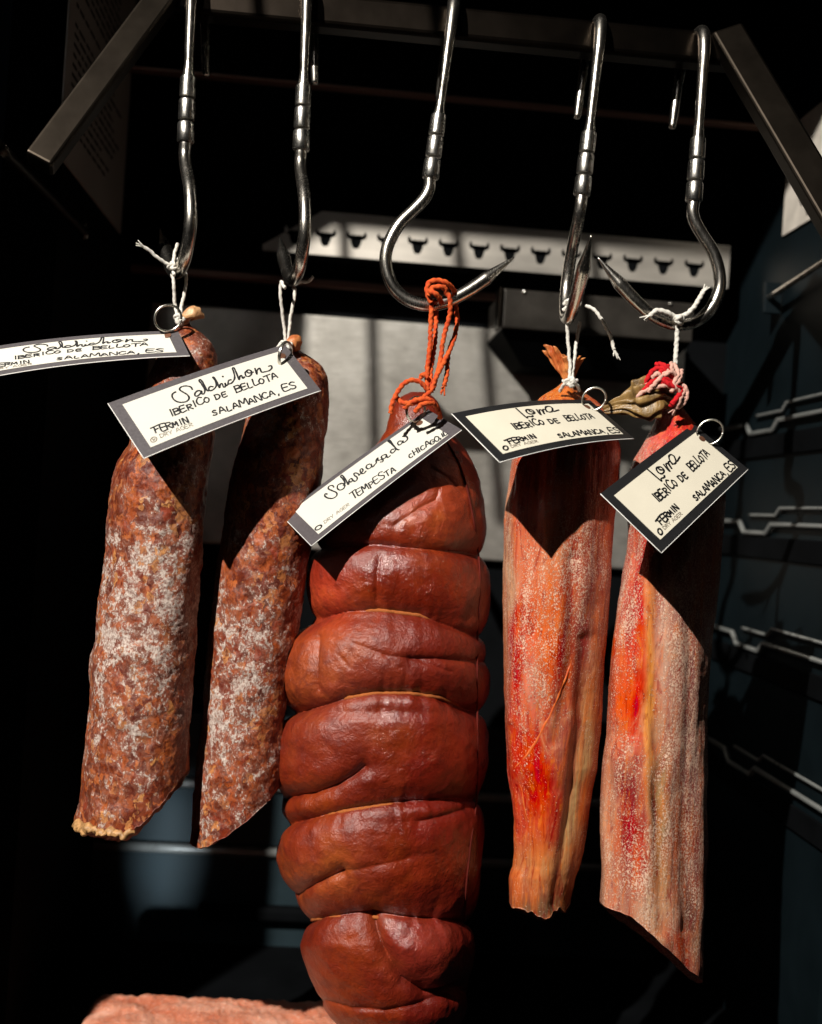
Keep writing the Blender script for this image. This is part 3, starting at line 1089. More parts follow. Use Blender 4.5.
subs = [
    ([(270, 801), (285, 797), (310, 794), (335, 786), (352, 777), (364, 768)], .0075, 7),
    ([(285, 898), (297, 891), (318, 882), (340, 873)], .0065, 6),
    ([(340, 873), (375, 866), (410, 858)], .0016, 6),
    ([(412, 659), (440, 659), (470, 661), (490, 662)], .004, 6),
    ([(372, 922), (376, 935), (388, 958), (403, 980), (428, 994), (450, 992), (468, 984)], .0095, 7),
    ([(325, 1000), (350, 1008), (385, 1010), (425, 1004), (455, 994)], .0035, 5),
    ([(316, 638), (316, 660), (315, 690)], .0035, 5),
    ([(379, 556), (377, 575), (376, 600)], .0018, 3.2),
    ([(420, 822), (440, 818), (470, 809)], .0028, 4),
    ([(395, 525), (420, 508), (436, 500), (438, 490)], .0016, 2.5),
    ([(430, 468), (448, 478), (462, 494)], .0016, 2.5),
    ([(330, 632), (355, 643), (385, 655), (400, 668)], .0011, 2.5),
    ([(385, 655), (420, 660), (450, 672)], .0011, 2.5),
    ([(340, 655), (350, 668), (352, 650)], .001, 2.5),
]


def disp3(V, px, py, st):
    d = .0018 + fbm(V * 26, 3) * .0013 + fbm(V * 80, 3) * .0005 + .0045 * blob(px, py, 424, 952, 34, 30) * np.clip(st * 3, 0, 1)
    fr_ = np.clip(st * 3 + 1, 0, 1)
    bk_ = 1 - fr_
    for poly, A_, w_ in creases:
        dd, sg = seg_dist(px, py, poly)
        wv = w_ * np.where(sg > 0, .7, 1.1)      # upper lobe hangs over the cord
        d = d - A_ * .78 * np.exp(-np.power(dd / wv, .9)) - .0018 * np.exp(-(dd / 22) ** 2)
    for poly, A_, w_ in subs:
        dd, sg = seg_dist(px, py, poly)
        d = d - A_ * np.exp(-np.power(dd / w_, .95)) * fr_
    # gathers radiating from the cords
    for poly, A_, w_ in creases[1:]:
        dd, sg = seg_dist(px, py, poly)
        d = d + np.exp(-(dd / 20) ** 2) * .0009 * perlin(np.stack([px * .11, py * .012, st * 2], -1))
    edge = np.clip((1056 - py) / 40, 0, 1)
    return d * np.clip((py - 392) / 30, .25, 1) * (.35 + .65 * edge)


def wet3(px, py, st):
    return np.clip(.30 + .6 * blob(px, py, 425, 505, 45, 50) + .5 * blob(px, py, 410, 580, 45, 26) + .7 * blob(px, py, 425, 735, 45, 40) + .6 * blob(px, py, 425, 850, 40, 40)
                   + .7 * blob(px, py, 415, 940, 35, 25) - .3 * blob(px, py, 320, 680, 45, 60), 0, 1)


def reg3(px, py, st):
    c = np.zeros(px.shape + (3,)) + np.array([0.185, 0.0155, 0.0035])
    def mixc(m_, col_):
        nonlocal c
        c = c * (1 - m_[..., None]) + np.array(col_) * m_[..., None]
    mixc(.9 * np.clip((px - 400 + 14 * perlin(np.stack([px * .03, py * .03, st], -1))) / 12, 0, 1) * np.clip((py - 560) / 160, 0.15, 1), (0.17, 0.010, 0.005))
    mixc(.8 * blob(px, py, 345, 690, 60, 60), (0.26, 0.042, 0.018))
    mixc(.7 * blob(px, py, 330, 870, 50, 45), (0.31, 0.05, 0.016))
    mixc(.7 * blob(px, py, 430, 500, 40, 40), (0.45, 0.075, 0.025))
    mixc(.7 * blob(px, py, 325, 590, 25, 40), (0.50, 0.05, 0.02))
    mixc(.8 * blob(px, py, 420, 950, 40, 35), (0.26, 0.03, 0.018))
    return c


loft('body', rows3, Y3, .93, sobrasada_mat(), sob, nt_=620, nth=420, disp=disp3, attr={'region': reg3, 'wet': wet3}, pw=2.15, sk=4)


def on_sob(x, y, lift=0.0):
    rows = np.array(rows3)
    xl_, xr_ = np.interp(y, rows[:, 0], rows[:, 1]), np.interp(y, rows[:, 0], rows[:, 2])
    c, h = (xl_ + xr_) / 2, (xr_ - xl_) / 2
    k = min(.999, abs((x - c) / h))
    s = (1 - k ** 2.15) ** (1 / 2.15)
    rad = h * (Y3 + CD) / F
    return Y3 - rad * .93 * s - lift


def on_loft(rows, Y, q, pw, x, y):
    rw = np.array(rows, float)
    xl_, xr_ = np.interp(y, rw[:, 0], rw[:, 1]), np.interp(y, rw[:, 0], rw[:, 2])
    c, h = (xl_ + xr_) / 2, (xr_ - xl_) / 2
    k = min(.999, abs((x - c) / h))
    # superellipse as in loft: |c|^(2/pw) parametrisation
    th = math.acos(k ** (pw / 2))
    return Y - h * (Y + CD) / F * q * math.sin(th) ** (2 / pw)


def surf_pt(rows, Y, q, pw, dfn, x, y, lift):
    Yf = on_loft(rows, Y, q, pw, x, y)
    p = P(x, y, Yf)
    one = lambda v_: np.array([[float(v_)]])
    rw = np.array(rows, float)
    xl_, xr_ = np.interp(y, rw[:, 0], rw[:, 1]), np.interp(y, rw[:, 0], rw[:, 2])
    k = min(.98, abs((x - (xl_ + xr_) / 2) / ((xr_ - xl_) / 2)))
    dv = float(dfn(p[None, None, :], one(x), one(y), one(math.sqrt(1 - k * k)))[0, 0])
    return P(x, y, Yf - (dv + lift) / max(.5, math.sqrt(1 - k * k)))


for poly, xs in ((creases[1][0], (372, 424)), (creases[2][0], (350, 448)), (creases[3][0], (342, 390)), (creases[4][0], (340, 386))):
    pa = np.array(poly, float)
    pts = []
    for x in np.linspace(max(xs[0] - 34, 312), min(xs[1] + 60, 466), 70):
        y = float(np.interp(x, pa[:, 0], pa[:, 1]))
        out = max(0, xs[0] - x, x - xs[1])
        pts.append(surf_pt(rows3, Y3, .93, 2.15, disp3, x, y - .6, .0008 - min(.004, out * .00022)))
    MB().add(*sweep(np.array(pts), .0012, 12, 700, .1)).build('binding_cord', M_amber, sob)
# side cord running down the right edge
pts = []
for y in np.linspace(440, 925, 90):
    rw = np.array(rows3)
    xr_ = float(np.interp(y, rw[:, 0], rw[:, 2]))
    pts.append(surf_pt(rows3, Y3, .93, 2.15, disp3, xr_ - 9 - 2 * math.sin(y * .03), y, .0004))
pts = [pts[k_] for k_ in range(0, 90, 4)]
MB().add(*sweep(catmull(pts, 160), .0006, 10, 700, .12)).build('side_cord', M_rust, sob)

# orange hanging cord and its knots
strings(sob, [[(432, 300, -.010), (431, 318, -.010), (430, 345, -.009), (427, 372, -.009), (427, 392, -.012)],
              [(436, 308, .004), (436, 325, .001), (434, 348, -.003), (431, 370, -.007), (430, 392, -.011)],
              [(444, 286, -.013), (450, 300, -.013), (449, 318, -.010), (443, 340, -.009), (440, 362, -.009), (433, 390, -.012)],
              [(456, 300, .004), (457, 322, .0), (452, 345, -.004), (444, 362, -.010), (436, 378, -.012), (431, 392, -.013)],
              [(455, 335, -.002), (449, 352, -.005), (447, 370, -.007), (444, 386, -.008)],
              [(428, 390, -.014), (418, 381, -.016), (406, 382, -.017), (397, 393, -.018), (392, 405, -.018), (390, 414, -.018)],
              [(430, 392, -.016), (422, 399, -.021), (412, 404, -.022), (402, 402, -.020), (397, 398, -.012)],
              [(404, 408, -.020), (416, 400, -.024), (430, 400, -.024), (438, 410, -.018), (440, 418, -.012)],
              [(414, 412, -.024), (424, 404, -.026), (434, 404, -.022), (439, 412, -.014)],
              [(420, 378, -.010), (424, 374, -.012), (428, 378, -.012)]], M_orange, .0014, 'orange_cord', .14, 90, 12, fray=(4,))
loopc = [(431, 303, -.012), (427, 292, -.012), (429, 283, -.012), (438, 280, -.012), (448, 284, -.010), (455, 292, -.002), (457, 300, .004)]
strings(sob, [loopc, [(428, 296, -.015), (433, 288, -.016), (442, 287, -.016), (447, 293, -.013)],
              [(429, 290, -.016), (436, 294, -.018), (442, 303, -.012)]], M_orange, .00145, 'cord_knot', .14, 70)

# --- cured loins
def loin_noise(seed, flute):
    def d(V, px, py, st):
        a_ = perlin(np.stack([px * .035 + seed, py * .004, st * 1.2], -1)) * .0040
        b2 = fbm(V * np.array([90, 90, 10]) + seed, 3) * .0006 + fbm(V * 30 + seed, 2) * .0010
        c2 = fbm(V * 260 + seed, 2) * .00015
        return (a_ + b2 + c2) + flute(px, py) * np.clip(st * 3, 0, 1)
    return d


loin4 = empty('cured_loin', tuple(P(570, 380, .01)), 'cured pork loin with an orange vein and frilled casing top, right of the red sausage', 'cured meat', 'two cured pork loins')
rows4 = [(374, 566, 575), (383, 562, 577), (390, 552, 581), (398, 540, 590), (410, 526, 604), (430, 517, 618), (450, 513, 622), (480, 511, 621), (510, 507, 618), (521, 505.5, 616),
         (560, 505, 613), (600, 504, 611), (640, 504, 607), (690, 504, 603), (720, 505, 600), (745, 506.5, 597), (770, 508, 595), (790, 513, 591), (820, 517, 588),
         (850, 518, 583), (866, 516, 580), (878, 510, 576), (900, 508, 571), (930, 506, 568)]


def end4(px, st):
    e = np.interp(px, [506, 512, 520, 530, 537, 545, 553, 560, 567, 575], [899, 908, 911, 913, 917, 920, 915, 910, 912, 896])
    return e + 3 * perlin(np.stack([px * .2, st * 3, px * 0], -1)) - 2 * st


def flute4(px, py):
    d1, _ = seg_dist(px, py, [(585, 640), (583, 720), (572, 800), (562, 860), (555, 905)])
    d2, _ = seg_dist(px, py, [(572, 560), (572, 620), (565, 690), (556, 740)])
    d3, _ = seg_dist(px, py, [(520, 460), (519, 520), (518, 640), (512, 720)])
    return -.003 * np.exp(-(d1 / 7) ** 2) - .002 * np.exp(-(d2 / 7) ** 2) + .0015 * np.exp(-(d3 / 4) ** 2)


def colours(base, blobs):
    def fn(px, py, st):
        wx = perlin(np.stack([px * .05, py * .02, st], -1)) * 8
        c = np.zeros(px.shape + (3,)) + np.array(base)
        for (x, y, rx, ry, rot, k, cl) in blobs:
            m_ = (k * blob(px + wx, py + wx, x, y, rx, ry, rot))[..., None]
            c = c * (1 - m_) + np.array(cl) * m_
        return c
    return fn


reg4 = colours((0.48, 0.10, 0.045), [
    (545, 560, 34, 60, 0, .8, (0.66, 0.27, 0.13)), (509, 560, 7, 110, 0, .95, (0.62, 0.40, 0.24)), (524, 700, 14, 110, .05, .9, (0.62, 0.11, 0.06)),
    (550, 650, 18, 60, 0, .95, (0.72, 0.17, 0.035)), (532, 690, 14, 40, 0, .7, (0.70, 0.30, 0.20)), (532, 770, 20, 46, -.2, 1.0, (0.50, 0.010, 0.008)), (518, 655, 4, 55, 0.05, 1.0, (0.48, 0.010, 0.010)),
    (562, 640, 7, 100, .16, .95, (0.30, 0.012, 0.012)), (592, 590, 16, 120, 0, .8, (0.30, 0.12, 0.09)), (580, 660, 8, 70, 0.1, .8, (0.12, 0.035, 0.03)),  # right flank browned, grazing-light shade put into its colour
    (578, 790, 8, 110, .15, 1.0, (0.52, 0.38, 0.17)), (592, 760, 8, 110, 0.1, .9, (0.34, 0.09, 0.025)), (560, 740, 13, 50, 0, .8, (0.30, 0.12, 0.08)), (522, 800, 8, 60, 0, .6, (0.60, 0.10, 0.05)),
    (545, 868, 40, 30, 0, .9, (0.42, 0.21, 0.085)), (540, 908, 40, 17, 0, .95, (0.10, 0.075, 0.04)), (555, 392, 45, 18, 0, .8, (0.55, 0.22, 0.06))])


def speck4(px, py, st):
    return np.clip(.38 + .5 * blob(px, py, 535, 640, 34, 110) + .45 * blob(px, py, 580, 560, 30, 60) - .4 * blob(px, py, 575, 800, 20, 90) - .3 * blob(px, py, 535, 790, 20, 60)
                   - .3 * blob(px, py, 540, 880, 40, 30), 0, 1)


Y4 = .012
disp4 = loin_noise(1.7, flute4)
M_loin4 = loin_mat('cured_loin_flesh', 0.0)
loft('body', rows4, Y4, 1.0, M_loin4, loin4, yend=end4, disp=disp4, attr={'region': reg4, 'speckle': speck4}, pw=2.0)


def veins(parent, lst, rows, Y, q, m, name, dfn):
    mb = MB()
    for pts_, r in lst:
        p = np.array([surf_pt(rows, Y, q, 2.0, dfn, x, y, -r * .15) for x, y in catmull([(a_, b2) for a_, b2 in pts_], 70)])
        p += np.stack([perlin(p * 160 + 5), perlin(p * 160 + 9) * .2, perlin(p * 160)], -1) * .0006
        mb.add(*sweep(p, np.interp(np.linspace(0, 1, 70), [0, .3, .8, 1], [r * .4, r, r * .8, r * .2]), 10, 0, 0))
    mb.build(name, m, parent)


M_vein = casing_mat('orange_vein', (0.62, 0.08, 0.02), (0.75, 0.20, 0.04))
veins(loin4, [([(572, 630), (571, 660), (560, 690), (550, 715), (540, 735), (527, 755), (515, 768)], .0012), ([(544, 750), (542, 768), (538, 785)], .0007),
              ([(543, 800), (540, 815), (534, 830)], .0007), ([(520, 780), (524, 800), (527, 815), (532, 822)], .0006)], rows4, Y4, 1.0, M_vein, 'vein', disp4)


M_frill = casing_mat('amber_casing', (0.42, 0.07, 0.015), (0.72, 0.30, 0.09))
# frilled casing above the string: a pleated flared sheet
def frill(parent, x0, y0, spread, height, lean, Yq, m, seed, npl=9, name='casing_frill'):
    nu, nv = 120, 26
    u = np.linspace(0, 2 * np.pi, nu, endpoint=False)
    v_ = np.linspace(0, 1, nv)[:, None]
    base = P(x0, y0, Yq)
    k = .0006
    rr_ = (4.0 + (spread - 4) * v_ ** 1.2) * k * (1 + .16 * v_ * np.sin(npl * u + seed) + .07 * v_ * np.sin(2 * npl * u + 2 * seed))
    h = height * k * v_ * (1 + .07 * np.sin(npl * u + seed + 1) * v_ + .1 * np.sin(3 * u + seed) - .18 * np.cos(u) * v_)
    V = np.stack([base[0] + rr_ * np.cos(u) + lean[0] * k * v_, base[1] - .55 * rr_ * np.sin(u) + lean[1] * k * v_, base[2] + h], -1)
    V = V + perlin(V * 180 + seed)[..., None] * .0012 * v_[..., None]
    inn = V.copy()
    inn[..., 0] = base[0] + lean[0] * k * v_ + (V[..., 0] - base[0] - lean[0] * k * v_) * .93
    inn[..., 1] = base[1] + lean[1] * k * v_ + (V[..., 1] - base[1] - lean[1] * k * v_) * .93
    allv = np.concatenate([V, inn[::-1]], 0)
    f = grid_faces(2 * nv, nu)
    MB().add(allv.reshape(-1, 3), f).build(name, m, parent)


frill(loin4, 570, 385, 19, 30, (-9, 0), .006, M_frill, .5, npl=9)
strings(loin4, [[(568, 300, -.004), (567, 312, -.006), (568, 340, -.004), (570, 368, -.004), (568, 384, -.006)],
                [(580, 322, .002), (577, 340, .002), (574, 362, -.001), (572, 380, -.005)],
                [(586, 306, -.004), (592, 308, -.006), (599, 315, -.008), (606, 327, -.008), (611, 338, -.006), (614, 350, -.006)],
                [(560, 391, -.004), (564, 384, -.009), (571, 381, -.011), (577, 385, -.008), (579, 391, -.002)],
                [(563, 381, -.005), (570, 384, -.011), (577, 380, -.005)]], M_white, .00105, 'string', fray=(2,))
strings(loin4, [[(564, 304, -.008), (569, 300, -.011), (574, 303, -.009), (573, 310, -.004)], [(563, 310, -.008), (570, 306, -.011), (575, 300, -.008), (580, 304, -.002)]], M_white, .0012, 'string_knot')
knot(loin4, 570, 382, -.010, .0028, M_white, seed=.6)

loin5 = empty('cured_loin', tuple(P(672, 405, .01)), 'salt speckled cured pork loin furthest to the right, tied with red and pink yarn', 'cured meat', 'two cured pork loins')
rows5 = [(396, 670, 678), (404, 666, 681), (412, 661, 687), (425, 654, 697), (440, 645, 708), (458, 635, 717), (477, 628, 723), (500, 626, 725), (530, 627, 724), (553, 625, 723), (575, 620, 722),
         (600, 616, 720), (640, 612, 717), (700, 610, 710), (735, 609, 707), (760, 604, 706), (800, 601, 705), (850, 600, 704), (880, 599, 703), (900, 597, 703), (960, 597, 701), (1010, 597, 699)]


def end5(px, st):
    e = np.interp(px, [597, 602, 620, 639, 660, 684, 699, 703], [898, 901, 912, 925, 943, 963, 978, 981])
    return e - 5 * st + 4 + 1.2 * perlin(np.stack([px * .12, st * 2, px * 0], -1))


def flute5(px, py):
    d1, _ = seg_dist(px, py, [(660, 560), (657, 640), (657, 700), (658, 780), (662, 860), (664, 930)])
    d2, _ = seg_dist(px, py, [(690, 600), (688, 700), (690, 800), (688, 930)])
    d3, _ = seg_dist(px, py, [(610, 760), (611, 830), (614, 900)])
    return -.0032 * np.exp(-(d1 / 8) ** 2) - .0015 * np.exp(-(d2 / 6) ** 2) - .001 * np.exp(-(d3 / 4) ** 2)


reg5 = colours((0.38, 0.15, 0.10), [
    (628, 600, 18, 90, 0, .9, (0.62, 0.17, 0.11)), (640, 600, 8, 80, .06, .95, (0.48, 0.018, 0.02)), (630, 700, 24, 50, 0, .95, (0.70, 0.13, 0.035)), (634, 705, 7, 32, 0, 1.0, (0.52, 0.008, 0.014)),
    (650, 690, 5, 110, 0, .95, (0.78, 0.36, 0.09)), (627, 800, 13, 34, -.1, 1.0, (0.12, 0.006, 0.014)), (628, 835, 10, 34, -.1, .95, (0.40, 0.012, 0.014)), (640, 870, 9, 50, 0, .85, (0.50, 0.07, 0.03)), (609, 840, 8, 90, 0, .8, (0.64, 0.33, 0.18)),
    (661, 830, 8, 110, 0, .95, (0.34, 0.25, 0.10)), (656, 800, 3.5, 60, 0, .95, (0.035, 0.012, 0.008)), (668, 640, 9, 80, 0, .7, (0.66, 0.45, 0.32)), (690, 720, 18, 170, 0, .9, (0.24, 0.11, 0.09)), (686, 830, 10, 22, 0, 1.0, (0.34, 0.10, 0.04)),  # dark fissure and brown right flank carry shade in the colour
    (684, 945, 5, 30, 0, 1.0, (0.60, 0.07, 0.02)), (693, 925, 5, 40, 0, .8, (0.06, 0.03, 0.02)), (652, 912, 25, 24, -.6, .7, (0.66, 0.45, 0.28)), (672, 430, 30, 40, 0, .9, (0.52, 0.045, 0.025)), (645, 460, 14, 30, .5, .9, (0.62, 0.20, 0.16)), (613, 650, 5, 18, .3, 1.0, (0.72, 0.10, 0.02))])


def speck5(px, py, st):
    return np.clip(.66 + .40 * blob(px, py, 690, 720, 26, 170) + .3 * blob(px, py, 622, 580, 14, 60) - .5 * blob(px, py, 636, 700, 18, 40) - .4 * blob(px, py, 650, 660, 8, 90)
                   + .25 * blob(px, py, 640, 870, 30, 60) - .45 * blob(px, py, 672, 420, 30, 30), 0, 1)


M_loin5 = loin_mat('cured_loin_flesh_salted', 5.0)
loft('body', rows5, .012, 1.0, M_loin5, loin5, yend=end5, disp=loin_noise(8.2, flute5), attr={'region': reg5, 'speckle': speck5}, pw=2.0)


# golden papery casing tail
def paper_tail():
    n, ns = 90, 96
    ctr = catmull([P(671, 401, -.002), P(660, 396, -.006), P(648, 398, -.008), P(636, 402, -.006), P(622, 405, -.004), P(604, 410, .0)], n)
    u = np.linspace(0, 1, n)
    rad = np.interp(u, [0, .12, .3, .5, .68, .85, 1], [.004, .0060, .0100, .0105, .0070, .0042, .0022])
    v, f = sweep(ctr, rad, ns)
    c = np.repeat(ctr, ns, 0)
    body = v[:n * ns]
    d = (body - c).reshape(n, ns, 3)
    ph = np.linspace(0, 2 * np.pi, ns, endpoint=False)[None, :]
    uu = u[:, None]
    pleat = np.sin(9 * ph + 2.2 * np.sin(5 * uu) + 1.1 * perlin(np.stack([uu * 4 + ph * 0, ph * .6 + uu * 0, ph * 0 + uu], -1)) * 3)
    fold = 1 + .30 * np.sign(pleat) * np.abs(pleat) ** .7 + .22 * perlin(np.stack([np.cos(ph) * 1.6 + uu * 0, np.sin(ph) * 1.6 + uu * 0, uu * 7 + ph * 0], -1))
    v[:n * ns] = c + (d * fold[..., None] * np.array([1, .4, 1])).reshape(-1, 3)
    MB().add(v, f).build('casing_tail', M_gold, loin5)


paper_tail()
strings(loin5, [[(679, 318, -.006), (677, 335, -.004), (676, 352, -.004), (675, 372, -.004), (678, 388, -.006)],
                [(678, 318, -.008), (668, 313, -.010), (658, 310, -.010), (650, 315, -.010)],
                [(678, 318, -.008), (688, 313, -.010), (696, 304, -.010), (703, 292, -.010)],
                [(676, 322, -.009), (680, 317, -.011), (682, 324, -.005)]], M_white, .0014, 'string', fray=(1, 2))
knot(loin5, 679, 319, -.009, .0026, M_white, seed=.3)
red = [[(675, 386, -.012), (664, 378, -.016), (654, 380, -.013), (646, 390, -.010)], [(680, 392, -.013), (676, 400, -.016), (672, 404, -.015)], [(668, 366, -.010), (660, 374, -.015), (668, 384, -.017), (680, 388, -.014)],
       [(678, 384, -.010), (668, 372, -.014), (660, 368, -.013), (652, 372, -.010), (643, 386, -.008)],
       [(680, 380, -.010), (668, 384, -.016), (655, 380, -.014), (643, 392, -.012), (640, 397, -.010)],
       [(672, 376, -.013), (664, 366, -.012), (656, 364, -.008)],
       [(682, 384, -.010), (680, 394, -.014), (674, 402, -.015), (671, 406, -.012)]]
pink = [[(674, 364, -.010), (678, 374, -.014), (674, 384, -.016), (680, 392, -.014)], [(684, 390, -.012), (680, 400, -.015), (676, 408, -.013)], [(668, 370, -.014), (658, 380, -.017), (648, 392, -.013)],
        [(680, 382, -.012), (672, 372, -.016), (664, 376, -.016), (650, 384, -.012), (638, 388, -.010)],
        [(676, 388, -.014), (664, 386, -.016), (652, 388, -.014), (640, 394, -.012), (638, 400, -.010)],
        [(676, 388, -.012), (684, 386, -.012), (687, 394, -.012), (684, 402, -.012), (678, 408, -.012)],
        [(672, 384, -.012), (672, 372, -.012), (671, 362, -.010)],
        [(666, 382, -.014), (658, 374, -.016), (652, 378, -.014)],
        [(671, 392, -.016), (680, 378, -.014), (682, 370, -.010)]]
strings(loin5, red, M_red, .0015, 'red_yarn', .12, 50, fray=(0,))
strings(loin5, pink, M_pink, .0013, 'pink_yarn', .12, 50, fray=(0, 1))

# --- salt block at the very bottom
sb = empty('salt_block', (0, .06, -.4), 'rough pink rock salt slab at the bottom left corner of the cabinet', 'salt block')
tp = [P(104, 982, .17), P(345, 1004, .17)]
zt2 = float(np.mean([tp[0][2], tp[1][2]]))
xs0, xs1 = float(P(100, 990, .13)[0]), float(P(420, 1009, .13)[0])
nu, nv = 200, 60
U, W_ = np.meshgrid(np.linspace(xs0 - .012, xs1, nu), np.linspace(.02, .17, nv))
edge = np.minimum(np.minimum((U - xs0 + .012) / .016, (xs1 - U) / .01), np.minimum((W_ - .02) / .012, (.17 - W_) / .012)).clip(0, 1)
Zs = zt2 - .012 * (1 - np.sqrt(1 - (1 - edge) ** 2)) - (.17 - W_) * .0
# tie top height to row seen in the photo (its rear edge is what shows)
pp = np.stack([U, W_, U * 0], -1)
Zs = Zs + fbm(pp * 45, 4) * .0022 + perlin(pp * 260) * .0009
top = np.stack([U, W_, Zs], -1).reshape(-1, 3)
mb = MB()
f = grid_faces(nv, nu, False).tolist()
mb.add(top, f)
rim = [(0, j) for j in range(nu)] + [(i, nu - 1) for i in range(1, nv)] + [(nv - 1, j) for j in range(nu - 2, -1, -1)] + [(i, 0) for i in range(nv - 2, 0, -1)]
rv = np.array([top[i * nu + j] for i, j in rim])
lo_ = rv.copy(); lo_[:, 2] = ZF + .001
m_ = len(rv)
mb.add(np.vstack([rv, lo_]), [[k, (k + 1) % m_, m_ + (k + 1) % m_, m_ + k] for k in range(m_)])
mb.build('slab', M_salt, sb)

# ------------------------------------------------------------------ hooks
prof_px = [(430, 180), (429, 189), (424, 199), (413, 211), (400, 224), (390, 241), (385.5, 258), (388, 276), (396, 291), (409, 301), (427, 305.5), (446, 302), (464, 293), (481, 282), (497, 270), (515, 256)]
upx = np.array([25, 180.]) / math.hypot(25, 180)
ppx = np.array([upx[1], -upx[0]])
prof = [(((x - 430) * ppx[0] + (180 - y) * ppx[1]), ((x - 430) * upx[0] + (180 - y) * upx[1])) for x, y in prof_px]


def hook(Tp, Ep, alpha, label, back_dx=0.0, YQ=0.0, ztop=178.0):
    T3, E3 = P(Tp[0], Tp[1], YQ), P(Ep[0], Ep[1], YQ)
    k = .66 / F
    kr = k * 1.13
    up = T3 - E3
    Lz = np.linalg.norm(up)
    up /= Lz
    r0 = np.array([1.0, 0, 0]); r0 -= up * (r0 @ up); r0 /= np.linalg.norm(r0)
    bk_ = np.cross(up, r0)
    if bk_[1] < 0: bk_ = -bk_
    ca, sa = math.cos(R(alpha)), math.sin(R(alpha))
    sx = ca * r0 + sa * bk_
    root = empty('meat_hook', tuple(T3), label, 'meat hook', 'swivel meat hooks on the hanging bar')
    lower = np.array([E3 + sx * s * k + up * z * k for s, z in prof])
    pth = catmull(np.vstack([E3 + up * 6 * k, lower]), 170)
    t_ = np.linspace(0, 1, 170)
    rad = np.interp(t_, [0, .03, .80, .90, .985, 1], [5.2, 5.4, 5.7, 6.2, 1.5, .5]) * kr
    MB().add(*sweep(pth, rad, 28)).build('lower_hook', M_hook, root)
    # swivel collar: three crimped sleeves
    zc_ = 0
    mb = MB()
    for j in range(3):
        z0, z1 = 1 + 22.3 * j, 1 + 22.3 * (j + 1) - 1.6
        zl = [z0, z0 + .5, z0 + 1.6, z1 - 2.2, z1 - .8, z1]
        rl = [5.2, 7.0, 7.6 - .25 * j, 7.5 - .25 * j, 6.8, 5.0]
        cp = np.array([E3 + up * z * k for z in zl])
        # use straight rings so the edges stay crisp
        ns = 28
        ph = np.linspace(0, 2 * np.pi, ns, endpoint=False)
        rings = np.array([c + r * kr * (np.cos(ph)[:, None] * r0 + np.sin(ph)[:, None] * bk_) for c, r in zip(cp, rl)])
        one = MB()
        ff = grid_faces(len(zl), ns).tolist()
        one.add(rings.reshape(-1, 3), ff + [list(range(ns)), list(range(len(zl) * ns - 1, (len(zl) - 1) * ns - 1, -1))])
        o_ = one.build('collar_sleeve', M_collar, root)
        m1 = o_.modifiers.new('edge', 'EDGE_SPLIT'); m1.split_angle = R(35)
    # upper hook over the bar
    bd = .036
    pts_ = [E3 + up * 60 * k, E3 + up * 72 * k, E3 + up * 95 * k, E3 + up * 130 * k, E3 + up * 155 * k,
            E3 + up * (ztop - 7) * k + bk_ * .004, E3 + up * ztop * k + bk_ * bd * .35, E3 + up * (ztop - 1) * k + bk_ * bd * .7,
            E3 + up * (ztop - 12) * k + bk_ * bd + r0 * back_dx * .3 * k, E3 + up * (ztop - 40) * k + bk_ * (bd + .001) + r0 * back_dx * .7 * k,
            E3 + up * (ztop - 86) * k + bk_ * (bd + .001) + r0 * back_dx * k]
    pth = catmull(pts_, 160)
    rad = np.interp(np.linspace(0, 1, 160), [0, .06, .14, .3, .45, .7, .96, 1], [4.2, 5.4, 3.9, 4.8, 5.8, 5.2, 4.2, 3.2]) * kr
    MB().add(*sweep(pth, rad, 24)).build('upper_hook', M_hook, root)
    return root


hook((193, -32), (185.5, 144), 112, 'edge-on steel meat hook with its tip turned to the rear, holding the leftmost salami', 9)
hook((308, -22), (301, 152), 104, 'edge-on steel meat hook with its tip turned to the rear, holding the second salami', 9)
hook((455, 0), (430, 180), 0, 'steel meat hook seen side on with its point to the right, holding the orange cord', ztop=191.0)
hook((603, 14), (581.5, 197), -93, 'steel meat hook turned towards the viewer, holding the loin with the frilled casing', -3, ztop=188.0)
hook((706, 27), (693.5, 203), 180, 'steel meat hook seen side on with its point to the left, holding the rightmost loin', -10, ztop=183.0)

